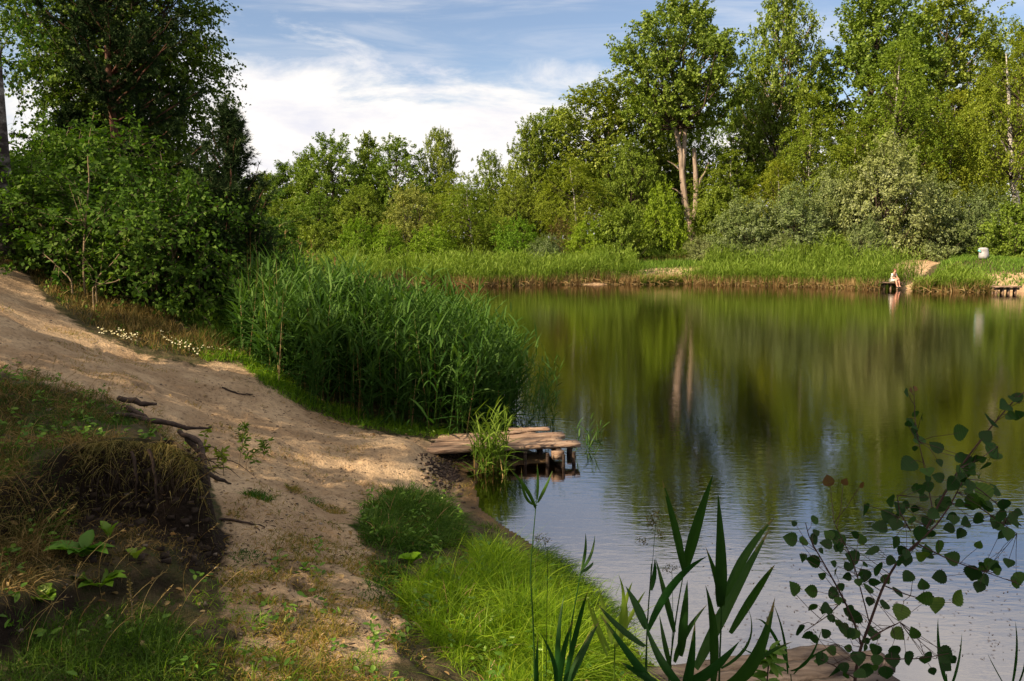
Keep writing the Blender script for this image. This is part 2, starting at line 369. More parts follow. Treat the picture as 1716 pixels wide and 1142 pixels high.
G['needle'] = leaf_mat('pine_needle', [(.012, .028, .010), (.022, .045, .014), (.035, .06, .02)], .08, .06, warm=False)
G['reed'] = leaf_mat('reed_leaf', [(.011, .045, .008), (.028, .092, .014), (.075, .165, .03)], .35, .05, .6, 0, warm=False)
G['farreed'] = leaf_mat('far_reed_leaf', [(.065, .125, .015), (.12, .205, .022), (.20, .28, .045)], .35, .05, .5, 0, warm=False)
G['clump'] = leaf_mat('clump_leaf', [(.03, .08, .012), (.06, .13, .02), (.11, .19, .035)], .35, .05, .6, 0)
G['straw'] = leaf_mat('straw', [(.15, .075, .03), (.28, .17, .07), (.42, .3, .15)], .25, .06, .5, 0, (1.1, 1, .7), warm=False)
G['grass'] = leaf_mat('lush_grass', [(.05, .13, .01), (.10, .24, .014), (.19, .33, .03)], .45, .05, .5, 0)
G['dgrass'] = leaf_mat('tussock_grass', [(.02, .055, .008), (.045, .105, .013), (.09, .16, .022)], .4, .05, .5, 0, warm=False)
G['turf'] = leaf_mat('dry_turf', [(.07, .11, .015), (.20, .17, .03), (.40, .25, .08)], .35, .05, .5, 0, warm=False)
G['dry'] = leaf_mat('dry_grass', [(.045, .05, .012), (.16, .115, .035), (.34, .23, .09)], .35, .05, .5, 0, (1.1, 1, .7), warm=False)
G['aspen'] = leaf_mat('aspen_leaf', [(.010, .035, .010), (.018, .055, .013), (.04, .09, .015), (.10, .15, .02), (.10, .045, .02)], .3, .05, .4, 0, warm=False)
G['blade'] = leaf_mat('reed_blade', [(.012, .045, .010), (.022, .075, .014), (.045, .12, .02), (.20, .15, .06)], .3, .06, .4, 0, warm=False)
G['dock'] = leaf_mat('dock_leaf', [(.03, .09, .012), (.06, .15, .02), (.10, .20, .03)], .35, .10, .4, 0)
G['petal'] = leaf_mat('daisy_petal', [(.5, .45, .22), (.6, .55, .32), (.65, .62, .42)], .2, .03, .5, 0, (1, 1, 1), warm=False)
BK = {}
BK['poplar'] = rough_mat('poplar_bark', [(.3, (.11, .08, .06)), (.5, (.27, .20, .15)), (.7, (.42, .33, .25))], 3, (2, 2, .4), 6, .8)
BK['birch'] = rough_mat('birch_bark', [(.34, (.04, .03, .028)), (.44, (.28, .25, .22)), (.6, (.55, .50, .44))], 2.2, (1.2, 1.2, 5), 6, .4)
BK['darkbirch'] = rough_mat('dark_birch_bark', [(.42, (.03, .022, .02)), (.56, (.13, .11, .10)), (.7, (.34, .31, .28))], 2.6, (1.2, 1.2, 3), 6, .7)  # more black patches, and shade on the edge trunk painted into the bark
BK['dark'] = rough_mat('dark_bark', [(.35, (.03, .022, .016)), (.6, (.10, .07, .05))], 5, (2, 2, .5), 6, .8)
BK['pine'] = rough_mat('pine_bark', [(.35, (.05, .025, .018)), (.6, (.17, .075, .045))], 4, (2, 2, .7), 6, .9)
BK['sapling'] = rough_mat('sapling_bark', [(.3, (.13, .09, .05)), (.7, (.30, .22, .13))], 12, (1, 1, 3), 5, .3)
BK['aspen'] = rough_mat('aspen_stem', [(.3, (.035, .02, .015)), (.7, (.09, .045, .035))], 30, (1, 1, 1), 4, .2)
BK['root'] = rough_mat('root_bark', [(.3, (.02, .013, .010)), (.7, (.085, .055, .04))], 14, (1, 1, 1), 5, .8)
BK['clod'] = rough_mat('clod_soil', [(.3, (.012, .008, .006)), (.7, (.06, .04, .028))], 9, (1, 1, 1), 5, .8)
BK['stone'] = rough_mat('pebble_stone', [(.3, (.10, .075, .055)), (.7, (.26, .20, .15))], 12, (1, 1, 1), 4, .3)
wood = rough_mat('weathered_wood', [(.34, (.05, .028, .02)), (.46, (.21, .13, .085)), (.58, (.32, .22, .15)), (.7, (.44, .33, .23))], 3.0, (.8, 12, 12), 9, .7, 6, .85, .8)
wood_dark = rough_mat('shaded_wood', [(.3, (.018, .012, .009)), (.7, (.065, .042, .03))], 3, (2, 9, 9), 8, .6)  # post and beam wood, darkened to paint in the shade under decks
wood_grey = rough_mat('grey_wood', [(.3, (.025, .018, .015)), (.5, (.07, .052, .042)), (.72, (.13, .10, .085))], 2.0, (1.0, 9, 9), 8, .6, 7, .85, .4)

def smoothv(v): return v
# ground material from painted masks: R sand, G bare dark soil and painted jetty shade, B wet
def ground_mat():
    m, t = new_mat('ground'); n = t.nodes
    a = n.new('ShaderNodeAttribute'); a.attribute_name = 'mask'; s = n.new('ShaderNodeSeparateColor'); t.links.new(a.outputs['Color'], s.inputs[0])
    tcn = n.new('ShaderNodeTexCoord'); vec = tcn.outputs['Object']
    n1 = noise(t, vec, 1.6, 8, .62); n2 = noise(t, vec, 22, 8, .7); n3 = noise(t, vec, 7, 6, .6, .4)
    sand = mixc(t, smooth(t, n1, .35, .68), (.38, .25, .14), (.60, .42, .25))
    sand = mixc(t, smooth(t, n2, .48, .76), sand, (.12, .08, .05))
    n4 = noise(t, vec, 60, 4, .7)
    sand = mixc(t, math_('MULTIPLY', smooth(t, n4, .58, .72), .6, None, t), sand, (.08, .055, .035))
    sand = mixc(t, math_('MULTIPLY', smooth(t, n3, .60, .75), .55, None, t), sand, (.16, .115, .07))
    turf = mixc(t, smooth(t, n3, .35, .65), (.055, .05, .018), (.12, .085, .045))
    turf = mixc(t, smooth(t, n2, .45, .7), turf, (.05, .065, .015))
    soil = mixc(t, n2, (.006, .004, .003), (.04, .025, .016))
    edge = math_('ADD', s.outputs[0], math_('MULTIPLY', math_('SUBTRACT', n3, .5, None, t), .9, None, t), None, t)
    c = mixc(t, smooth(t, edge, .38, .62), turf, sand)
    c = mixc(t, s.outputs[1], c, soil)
    mud = mixc(t, n3, (.055, .032, .014), (.13, .08, .038))
    c = mixc(t, s.outputs[2], c, mud)
    g = n.new('ShaderNodeNewGeometry'); sx = n.new('ShaderNodeSeparateXYZ'); t.links.new(g.outputs['Position'], sx.inputs[0])
    c = mixc(t, smooth(t, sx.outputs[2], -.25, -.9), c, (.022, .026, .008))  # bed mud darker with depth, standing in for light lost in the water
    b = n.new('ShaderNodeBsdfPrincipled'); t.links.new(c, b.inputs['Base Color']); b.inputs['Specular IOR Level'].default_value = .15
    t.links.new(math_('SUBTRACT', .95, math_('MULTIPLY', s.outputs[2], .45, None, t), None, t), b.inputs['Roughness'])
    hh = math_('ADD', math_('MULTIPLY', noise(t, vec, 5.5, 7, .65), 1.0, None, t), math_('MULTIPLY', n2, .35, None, t), None, t)
    bp = n.new('ShaderNodeBump'); bp.inputs['Strength'].default_value = 1.0; bp.inputs['Distance'].default_value = .10
    t.links.new(hh, bp.inputs['Height']); t.links.new(bp.outputs[0], b.inputs['Normal'])
    o = n.new('ShaderNodeOutputMaterial'); t.links.new(b.outputs[0], o.inputs[0]); return m
ny, nx = GX.shape
me = bpy.data.meshes.new('ground'); V = np.stack([GX, GY, GZ], -1).reshape(-1, 3)
me.vertices.add(len(V)); me.vertices.foreach_set('co', V.ravel())
ii = (np.arange(ny - 1)[:, None] * nx + np.arange(nx - 1)[None]).ravel(); q = np.stack([ii, ii + 1, ii + nx + 1, ii + nx], 1)
me.loops.add(q.size); me.loops.foreach_set('vertex_index', q.ravel().astype(np.int32)); me.polygons.add(len(q))
me.polygons.foreach_set('loop_start', (np.arange(len(q)) * 4).astype(np.int32)); me.polygons.foreach_set('use_smooth', np.ones(len(q), bool)); me.update(calc_edges=True)
PX, PY = proj(GX, GY, GZ)
nearm = (GY > 1) & (GY < 20)
smk = np.where(nearm, sstep(-25, 25, sdist(PX, PY, SAND)), 0.0)
smk = smk * np.where(GX < 0.2, 1, 0)
fgm = sstep(860, 960, PY) * nearm
smk = smk * (1 - fgm * .36)
FARSAND = [tuple(P(*t)[:2]) for t in [(1508, 474, 55.5), (1502, 440, 63), (1520, 434, 67), (1595, 436, 66), (1572, 447, 61), (1545, 458, 58), (1540, 476, 55)]]
smk = np.maximum(smk, sstep(-.8, .5, sdist(GX, GY, FARSAND)))
sdp = -sdist(GX, GY, POND)
smk = np.maximum(smk, sstep(2.6, 1.2, sdp) * (sdp > -.5) * (GY > 45))
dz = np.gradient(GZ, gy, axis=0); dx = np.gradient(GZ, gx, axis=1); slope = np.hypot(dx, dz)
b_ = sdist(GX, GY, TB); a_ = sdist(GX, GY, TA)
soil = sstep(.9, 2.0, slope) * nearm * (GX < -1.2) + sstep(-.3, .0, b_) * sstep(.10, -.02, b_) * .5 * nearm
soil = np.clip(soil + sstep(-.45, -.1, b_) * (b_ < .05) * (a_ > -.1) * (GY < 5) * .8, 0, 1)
soil = np.maximum(soil, sstep(.1, -.1, np.maximum(np.abs(GX + .05) - .65, np.abs(GY - 9.8) - .45)))  # shade under the jetty, painted on the ground with the soil tone
farbank = sstep(2.2, .5, sdp) * (sdp > -1) * (GY > 14) * .7
wet = np.clip(sstep(.42, .05, sdp) * (GY < 16) + farbank * .12, 0, 1) * (sdp > -3)
ca = me.attributes.new('mask', 'FLOAT_COLOR', 'POINT')
colr = np.stack([smk, soil, wet, np.ones_like(smk)], -1).reshape(-1, 4); ca.data.foreach_set('color', colr.ravel().astype(np.float32))  # soil channel also carries the painted shade under the jetty
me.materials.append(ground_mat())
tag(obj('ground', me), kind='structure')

# water
def water_mat():
    m, t = new_mat('pond_water'); n = t.nodes
    g = n.new('ShaderNodeNewGeometry'); pos = g.outputs['Position']
    w1 = noise(t, mapping(t, pos, (.8, 2.6, 1), (0, 0, R(8))), 5.0, 3, .5, .3)
    w2 = noise(t, mapping(t, pos, (1, 2.8, 1), (0, 0, R(-14)), (4, 2, 0)), 17, 3, .5, .2)
    w3 = noise(t, mapping(t, pos, (.25, .6, 1), (0, 0, R(20))), .7, 3, .5)
    hh = math_('ADD', math_('MULTIPLY', w1, 1.0, None, t), math_('MULTIPLY', math_('MULTIPLY', w2, .28, None, t), smooth(t, w3, .35, .6), None, t), None, t)
    bp = n.new('ShaderNodeBump'); bp.inputs['Strength'].default_value = 1.0; bp.inputs['Distance'].default_value = .0017
    t.links.new(hh, bp.inputs['Height'])
    fr = n.new('ShaderNodeFresnel'); fr.inputs['IOR'].default_value = 1.6; t.links.new(bp.outputs[0], fr.inputs['Normal'])
    gl = n.new('ShaderNodeBsdfGlossy'); gl.inputs['Roughness'].default_value = .0; gl.inputs['Color'].default_value = (.98, .93, .92, 1); t.links.new(bp.outputs[0], gl.inputs['Normal'])
    tr = n.new('ShaderNodeBsdfTransparent'); tr.inputs['Color'].default_value = (.42, .36, .17, 1)
    mx = n.new('ShaderNodeMixShader'); t.links.new(math_('ADD', math_('MULTIPLY', fr.outputs[0],   .62, None, t), .33, None, t), mx.inputs[0]); t.links.new(tr.outputs[0], mx.inputs[1]); t.links.new(gl.outputs[0], mx.inputs[2])
    o = n.new('ShaderNodeOutputMaterial'); t.links.new(mx.outputs[0], o.inputs[0]); return m
mb = MB(); mb.add([(-20, 2.5, 0), (90, -4, 0), (90, 75, 0), (-20, 75, 0)], np.array([[0, 1, 2, 3]]))
tag(mb.build('pond_water', water_mat()), kind='structure')

# ------------------------------------------------------------------ trees
PROF = {
 'poplar': lambda u: np.interp(u, [0, .12, .35, .6, .82, 1], [.35, .62, .95, 1.0, .72, .18]),
 'birch': lambda u: np.interp(u, [0, .15, .4, .7, .9, 1], [.7, .95, 1.0, .75, .42, .12]),
 'round': lambda u: np.interp(u, [0, .2, .5, .8, 1], [.6, .95, 1.0, .75, .2]),
 'dome': lambda u: np.interp(u, [0, .3, .6, .85, 1], [.95, 1.0, .85, .55, .2]),
 'column': lambda u: np.interp(u, [0, .2, .6, .85, 1], [.6, .9, 1.0, .7, .25]),
}
def grow(seed, Ht, Rd, z0, prof, ncl, ntw, tl, nlf, ll, lw, droop, upk, rc, leafmat, barkmat, tr=.22, stems=None, drawtw=False, mult=1, lumpy=.35, round_=False, lean=0, bend=.25):
    r = np.random.default_rng(seed); tb = MB(); lf = MB(); lb = MB()
    def trunk_xy(z):
        return np.array([math.sin(z / Ht * 3 + seed) * bend + lean * z, math.cos(z / Ht * 2.3 + seed * 2) * bend - math.cos(seed * 2) * bend])
    off0 = trunk_xy(0)
    if stems is None:
        for k in range(mult):
            ang = k * 6.28 / mult + seed; spread = 0 if mult == 1 else Rd * .35
            zz = np.linspace(-.3, Ht * (.93 if mult == 1 else .7), 9)
            pts = [np.append(trunk_xy(max(z, 0)) - off0 + spread * max(z, 0) / Ht * np.array([math.cos(ang), math.sin(ang)]), z) for z in zz]
            tb.tube(pts, tr * (1 - np.clip(zz / Ht, 0, 1)) ** .8 * (1 if mult == 1 else .6) + .012, 7)
    else:
        for pts, rad in stems: tb.tube(pts, rad, 8)
    cs = []
    for _ in range(ncl):
        best = None
        for k in range(5):
            u = r.random(); a = r.random() * 6.283
            lump = 1 + lumpy * (math.sin(a * 2 + seed + u * 5) * .5 + math.sin(a * 3 + u * 9 + seed * 3) * .5)
            rad = Rd * PROF[prof](u) * lump * r.random() ** .42
            z = z0 + (Ht - z0) * u
            c = np.append(trunk_xy(z) - off0 + rad * np.array([math.cos(a), math.sin(a)]), z)
            dd = min([np.linalg.norm(c - q) for q in cs[-60:]], default=9)
            if best is None or dd > best[0]: best = (dd, c, rad, a)
        cs.append(best[1])
        c, rad, a = best[1], best[2], best[3]
        hb = max(z0 * (.55 if stems is None else 1.0), c[2] - rad * r.uniform(.6, 1.2) - .3)
        b0 = np.append(trunk_xy(hb) - off0, hb)
        if mult > 1: b0[:2] = b0[:2] + Rd * .35 * hb / Ht * np.array([math.cos(a), math.sin(a)])
        mid = (b0 + c) / 2 + np.array([0, 0, -.12 * rad]) + r.normal(0, .06, 3) * rad
        pts = [b0, (b0 * .45 + mid * .55), mid, (mid + c) / 2 + r.normal(0, .04, 3) * rad, c]
        r0 = min(tr * .38, .02 + rad * .022)
        lb.tube(pts, [r0, r0 * .8, r0 * .6, r0 * .42, r0 * .22], 4, cap=False)
    cs = np.array(cs); C = len(cs)
    ax = np.stack([cs[:, 0] * .6, cs[:, 1] * .6, (cs[:, 2] - (z0 + Ht) / 2) * .35], 1)
    o = np.repeat(cs, ntw, 0) + r.normal(0, rc * .38, (C * ntw, 3)); outw = unit(np.repeat(ax, ntw, 0))
    d = unit(outw * .55 + r.normal(0, .62, o.shape) + np.array([0, 0, upk])); M = len(o)
    tlv = tl * r.uniform(.55, 1.25, M)
    if drawtw:
        blades(lb, o - d * tlv[:, None] * .1, d, tlv, .012, droop, 3, r=r)
    t = r.uniform(.05, 1.05, (M, nlf)); 
    pos = o[:, None] + d[:, None] * (tlv[:, None, None] * t[..., None]); pos[..., 2] -= droop * tlv[:, None] * t ** 2
    pos = pos.reshape(-1, 3) + r.normal(0, ll * .45, (M * nlf, 3)); K = len(pos)
    o2 = np.repeat(outw, nlf, 0)
    nrm = r.normal(0, .65, (K, 3)) + o2 * .55 + np.array([0, 0, .5]) + SD * 0
    uu = r.normal(0, .6, (K, 3)) + np.repeat(d, nlf, 0) + np.array([0, 0, -.35 - droop])
    rnd = np.clip(np.repeat(np.repeat(r.uniform(.15, .85, C), ntw), nlf) * .5 + r.random(K) * .5 + r.normal(0, .05, K), 0, 1)
    s = r.uniform(.7, 1.25, K)
    leaves(lf, pos, nrm, uu, ll * s, lw * s, rnd, .1, round_)
    return (tb.build('trunk', barkmat, smooth=True, data_only=True), lf.build('crown', leafmat, data_only=True), Ht, Rd, lb.build('limbs', BK['dark'] if (barkmat is not BK['poplar'] or stems) else barkmat, smooth=True, data_only=True))
def plant(kind_name, tpl, label, cat, group, x, y, z=None, sx=1, sz=1, rot=0, parts=('trunk', 'crown')):
    z = float(H(x, y)) - .05 if z is None else z
    o = thing(kind_name, label, cat, (x, y, z), group); o.rotation_euler.z = rot; o.scale = (sx, sx, sz)
    obj(parts[0], tpl[0], o); obj(parts[1], tpl[1], o)
    if len(tpl) > 4: obj('limbs', tpl[4], o)
    return o
T = {}
T['poplar0'] = grow(1, 20, 4.2, 5, 'poplar', 125, 10, 1.1, 38, .21, .19, .05, .55, 1.25, G['poplar'], BK['poplar'], .3)
T['poplar1'] = grow(2, 20, 4.2, 4, 'poplar', 120, 10, 1.2, 40, .21, .19, .05, .5, 1.3, G['poplar'], BK['dark'], .26, lumpy=.55, bend=.5)
T['birch0'] = grow(3, 16, 3.4, 2.5, 'birch', 100, 10, 1.5, 36, .15, .12, .85, .2, 1.0, G['birch'], BK['birch'], .15)
T['birch1'] = grow(4, 16, 3.4, 3, 'birch', 85, 10, 1.6, 40, .15, .12, .95, .1, 1.0, G['birch'], BK['birch'], .15, lumpy=.5, bend=.6)
T['round0'] = grow(5, 12, 4.0, 2, 'round', 120, 10, 1.0, 36, .18, .15, .15, .3, 1.3, G['green'], BK['dark'], .2)
T['round1'] = grow(6, 12, 3.6, 1.5, 'round', 115, 10, 1.0, 36, .17, .14, .2, .3, 1.2, G['green'], BK['dark'], .2, lumpy=.55)
T['column'] = grow(7, 12, 1.7, 1.5, 'column', 75, 9, .8, 36, .18, .15, .05, .6, .7, G['green'], BK['dark'], .14)
T['silver0'] = grow(8, 6, 3.0, .2, 'dome', 90, 9, .8, 34, .17, .095, .1, .7, .9, G['silver'], BK['dark'], .12, mult=3)
T['silver1'] = grow(9, 6, 2.6, .2, 'dome', 75, 9, .9, 36, .17, .095, .1, .8, .8, G['silver'], BK['dark'], .12, mult=4, lumpy=.6)
T['bush0'] = grow(10, 4, 2.4, .1, 'dome', 70, 9, .7, 30, .16, .13, .15, .4, .8, G['green'], BK['dark'], .09, mult=4)
T['bush1'] = grow(12, 4, 2.2, .1, 'dome', 60, 9, .8, 32, .14, .10, .25, .4, .7, G['fresh'], BK['dark'], .08, mult=3, lumpy=.5)
T['pale'] = grow(13, 6, 3.0, .3, 'dome', 90, 9, .9, 36, .15, .09, .35, .4, .9, G['pale'], BK['dark'], .12, mult=4)
T['brown'] = grow(14, 3, 1.5, .1, 'dome', 40, 8, .6, 26, .12, .08, .1, .6, .5, G['brown'], BK['dark'], .05, mult=4)

# far trees: px of foot, distance, px of top, half width px, template, name, group, label
TREES = [
 (452, 98, 292, 24, 'column', 'slender_tree', 'slim dark tree at the left end of the far treeline, right of the small pine'),
 (482, 96, 274, 22, 'column', 'slender_tree', 'slim tree with a pointed tip, second from the left on the far skyline'),
 (512, 94, 262, 24, 'column', 'slender_tree', 'slim pointed tree just left of the broad rounded far tree'),
 (565, 92, 234, 66, 'round0', 'broadleaf_tree', 'broad rounded green tree on the far skyline left of a narrow dark tip'),
 (622, 96, 228, 24, 'column', 'slender_tree', 'narrow dark tree tip between two broad rounded far trees'),
 (668, 92, 238, 62, 'round1', 'broadleaf_tree', 'broad green tree left of the tall lone narrow tree'),
 (735, 94, 214, 28, 'poplar1', 'poplar_tree', 'tall narrow lone tree standing above the middle of the far skyline'),
 (818, 92, 260, 40, 'round1', 'broadleaf_tree', 'small rounded tree in the dip left of the tall wood'),
 (762, 84, 288, 50, 'birch0', 'birch_tree', 'yellow green birch below the lone narrow tree'),
 (692, 76, 318, 58, 'pale', 'willow_tree', 'pale olive rounded willow in front of the far left wood'),
 (795, 75, 305, 60, 'birch1', 'birch_tree', 'drooping olive birch with a thin white stem above the left reeds'),
 (610, 82, 318, 46, 'round0', 'broadleaf_tree', 'mid green tree just left of the pale olive willow'),
 (890, 88, 207, 44, 'round1', 'broadleaf_tree', 'green tree at the left end of the tall wood, stepping down to the dip'),
 (860, 82, 300, 38, 'round0', 'broadleaf_tree', 'low dense tree at the foot of the dip in the skyline'),
 (935, 90, 180, 52, 'poplar1', 'poplar_tree', 'ragged poplar on the left shoulder of the tall wood'),
 (1018, 86, 128, 82, 'poplar1', 'poplar_tree', 'wide dark stemmed poplar directly left of the pale forked poplar'),
 (960, 78, 262, 56, 'birch1', 'birch_tree', 'drooping tree under the left poplars'),
 (1060, 80, 240, 50, 'round0', 'broadleaf_tree', 'dense green tree left of the forked trunk'),
 (1240, 92, 130, 52, 'poplar1', 'poplar_tree', 'gappy poplar between the forked poplar and the tallest trees'),
 (1302, 88, -18, 60, 'poplar0', 'poplar_tree', 'tall poplar with a rounded top, first right of the sky gap'),
 (1425, 86, -30, 92, 'poplar1', 'poplar_tree', 'very tall wide poplar cut by the top edge right of the rounded one'),
 (1560, 90, -15, 88, 'poplar0', 'poplar_tree', 'broad tall poplar behind the right birches'),
 (1640, 94, 20, 44, 'birch1', 'birch_tree', 'thin feathery birch top against the sky near the right edge'),
 (1352, 76, 150, 62, 'birch0', 'birch_tree', 'yellow green birch with a rounded top in front of the tall poplars'),
 (1500, 74, 62, 76, 'birch1', 'birch_tree', 'tall yellow green birch above the silver willows'),
 (1225, 78, 250, 54, 'birch0', 'birch_tree', 'soft drooping birch right of the forked trunk'),
 (1295, 74, 262, 50, 'birch1', 'birch_tree', 'low olive birch behind the left silver willows'),
 (1590, 76, 150, 66, 'birch0', 'birch_tree', 'olive birch just left of the birch with a white leaning trunk'),
 (1430, 74, 200, 56, 'birch0', 'birch_tree', 'mid height birch between two taller yellow green birches'),
 (1150, 90, 215, 50, 'round1', 'broadleaf_tree', 'green tree directly behind the forked poplar trunk'),
 (1100, 94, 170, 50, 'round0', 'broadleaf_tree', 'dark green crown filling behind the forked poplar on its left'),
 (1740, 84, 30, 70, 'poplar1', 'poplar_tree', 'tall tree cut by the right edge behind the white trunk'),
 (540, 84, 330, 46, 'round1', 'broadleaf_tree', 'dense low tree above the far left reeds'),
 (478, 80, 340, 44, 'round0', 'broadleaf_tree', 'low green tree next to the small dark pine'),
]
SHRUBS = [
 (600, 72, 372, 36, 'bush1', 'bright green feathery shrub above the left reeds, leftmost of three'),
 (655, 71, 382, 30, 'bush1', 'bright green feathery shrub below the pale willow'),
 (722, 70, 384, 44, 'bush1', 'wide bright green shrub left of the thin white birch stem'),
 (530, 72, 380, 34, 'bush0', 'dark green shrub behind the far left reeds'),
 (472, 68, 372, 34, 'bush0', 'green shrub right beside the small pine'),
 (868, 72, 372, 40, 'bush1', 'light green shrub right of the drooping olive birch'),
 (912, 70, 398, 28, 'silver1', 'small grey green willow shrub left of the russet bush'),
 (942, 74, 372, 26, 'brown', 'russet brown bush among green shrubs'),
 (985, 72, 376, 38, 'bush1', 'fresh green shrub right of the russet bush'),
 (1040, 73, 352, 44, 'bush0', 'mid green shrub between the russet bush and the forked poplar'),
 (1105, 76, 318, 40, 'bush1', 'bright yellow green small tree just left of the forked trunk'),
 (1205, 77, 320, 42, 'bush0', 'dark green bush just right of the forked trunk'),
 (1172, 72, 398, 28, 'silver1', 'small pale shrub around the foot of the forked poplar'),
 (1255, 69, 338, 56, 'silver0', 'silvery willow shrub, leftmost of the big ones'),
 (1335, 67, 322, 56, 'silver1', 'silvery willow shrub left of the tallest silver willow'),
 (1398, 70, 288, 46, 'silver0', 'silvery willow with a peaked top beside the tallest silver willow'),
 (1482, 68, 246, 70, 'silver1', 'tallest silver willow, above the little sand landing'),
 (1562, 67, 300, 54, 'silver0', 'silver green willow right of the tallest one'),
 (1628, 68, 322, 46, 'silver1', 'silver green willow left of the white sack'),
 (1700, 63, 345, 52, 'bush0', 'dark broad leaved bush at the right edge beside the white sack'),
 (1445, 66, 372, 40, 'silver0', 'low silvery shrub behind the person on the far landing'),
 (1385, 65, 392, 34, 'bush0', 'low green bush behind the right end of the reed belt'),
 (1300, 66, 396, 36, 'silver0', 'low silver shrub directly behind the far reeds'),
 (1600, 72, 380, 50, 'bush0', 'shady bush under the willows behind the bright grass'),
]
def place(px, d, top, hw, tpl, name, cat, label, group, rot):
    t = T[tpl]; b = P(px, 430, d); x, y = b[0], d; z = float(H(x, y)) - .1
    ztop = P(px, top, d)[2]; wid = hw / F * d
    plant(name, t, label, cat, group, x, y, z, wid / t[3] * .93, (ztop - z) / t[2] * .97, rot)
r0 = np.random.default_rng(5)
for k, (px, d, top, hw, tpl, name, lab) in enumerate(TREES):
    place(px, d, top, hw, tpl, name, 'tree', lab, name.replace('_', ' ').replace('tree', 'trees') + ' on the far shore', r0.random() * 6.28)
for k, (px, d, top, hw, tpl, lab) in enumerate(SHRUBS):
    nm = 'willow_shrub' if tpl.startswith('silver') else 'shrub'
    place(px, d, top, hw, tpl, nm, 'shrub', lab, ('willow shrubs' if nm[0] == 'w' else 'green shrubs') + ' behind the far reeds', r0.random() * 6.28)
# deep background wood: a mass beyond the individual trees
bm_ = MB(); rr = np.random.default_rng(77)
xs = rr.uniform(-75, 130, 2600); ys = rr.uniform(104, 135, 2600)
dens = np.interp(xs, [-75, -30, 0, 10, 30, 130], [11, 9, 8.5, 11, 15, 15]); zs = rr.random(2600) ** .8 * dens * (.75 + .5 * vnoise(xs, ys, 6, 3)) + 2
cen = np.stack([xs, ys, zs], 1); M = 26; pos = np.repeat(cen, M, 0) + rr.normal(0, .95, (2600 * M, 3))
nr = rr.normal(0, .7, pos.shape) + np.array([-.2, -.6, .5]); leaves(bm_, pos, nr, rr.normal(0, 1, pos.shape), .45, .4, np.clip(np.repeat(rr.random(2600), M) * .6 + rr.random(len(pos)) * .4, 0, 1))
tag(bm_.build('distant_wood', G['green']), 'dark green wood closing the gaps behind the far trees', 'wood', kind='stuff')

# the forked poplar
D = 80.0; base = P(1162, 398, D); base[2] = float(H(base[0], D)) - .2
def loc(px, py, dd=0): return P(px, py, D + dd) - base
stems = [([loc(1162, 440), loc(1161, 400), loc(1157, 372), loc(1148, 340), loc(1144, 300), loc(1141, 262), loc(1134, 225), loc(1122, 182, .3), loc(1112, 150, .5), loc(1100, 110, 1)], [.8, .62, .55, .44, .38, .33, .3, .22, .12, .05]),
         ([loc(1143, 292), loc(1147, 250), loc(1148, 210), loc(1146, 170), loc(1143, 130), loc(1146, 80), loc(1144, 40)], [.34, .3, .27, .22, .16, .10, .04]),
         ([loc(1158, 375), loc(1166, 350), loc(1167, 315), loc(1165, 280), loc(1163, 249)], [.46, .4, .35, .3, .26]),
         ([loc(1167, 322), loc(1174, 300), loc(1181, 290), loc(1188, 272)], [.22, .17, .12, .04]),
         ([loc(1136, 235), loc(1145, 210), loc(1158, 190), loc(1175, 150)], [.2, .14, .1, .05]),
         ([loc(1142, 288), loc(1128, 275), loc(1118, 270)], [.1, .07, .03]), ([loc(1146, 330), loc(1132, 318), loc(1122, 314)], [.1, .07, .03]),
         ([loc(1147, 170), loc(1165, 130), loc(1190, 95)], [.16, .1, .04]), ([loc(1146, 150), loc(1120, 110), loc(1095, 80)], [.15, .1, .04]), ([loc(1146, 190), loc(1180, 160), loc(1215, 130)], [.14, .09, .04])]
zt = P(1150, 12, D)[2] - base[2]; zb = P(1150, 215, D)[2] - base[2]
stems = [(p_, [q_ * .74 for q_ in r_]) for p_, r_ in stems]
hero = grow(21, zt, 101 / F * D, zb, 'poplar', 108, 10, 1.25, 44, .23, .21, .02, .6, 1.15, G['poplar'], BK['poplar'], .3, stems=stems, lumpy=.4, bend=.1)
shift = P(1143, 100, D)[0] - base[0]
o = thing('poplar_tree', 'big poplar with a pale trunk forked low and a broken stub, before the wood', 'tree', base, 'poplar trees on the far shore')
obj('trunk', hero[0], o); obj('limbs', hero[4], o).location.x = shift; obj('crown', hero[1], o).location.x = shift
# birch with a white leaning trunk at the right edge
D = 70.0; base = P(1702, 345, D); base[2] = float(H(base[0], D)) - .2
stems = [([loc(1712, 420), loc(1706, 370), loc(1703, 335), loc(1697, 300), loc(1694, 260), loc(1692, 215), loc(1690, 150), loc(1686, 90)], [.34, .3, .28, .25, .2, .17, .12, .04]),
         ([loc(1700, 318), loc(1706, 300), loc(1712, 280)], [.16, .11, .07]), ([loc(1694, 268), loc(1680, 240), loc(1668, 225)], [.06, .05, .03])]
zt = P(1690, 52, D)[2] - base[2]; zb = P(1690, 300, D)[2] - base[2]
bt = grow(23, zt, 72 / F * D, zb, 'birch', 80, 10, 1.5, 38, .15, .12, .95, .1, .9, G['birch'], BK['birch'], .16, stems=stems, lumpy=.4)
o = thing('birch_tree', 'birch with a white leaning trunk at the right edge of the far shore', 'tree', base, 'birch trees on the far shore'); obj('trunk', bt[0], o); obj('crown', bt[1], o).location.x = -.6; obj('limbs', bt[4], o).location.x = -.6

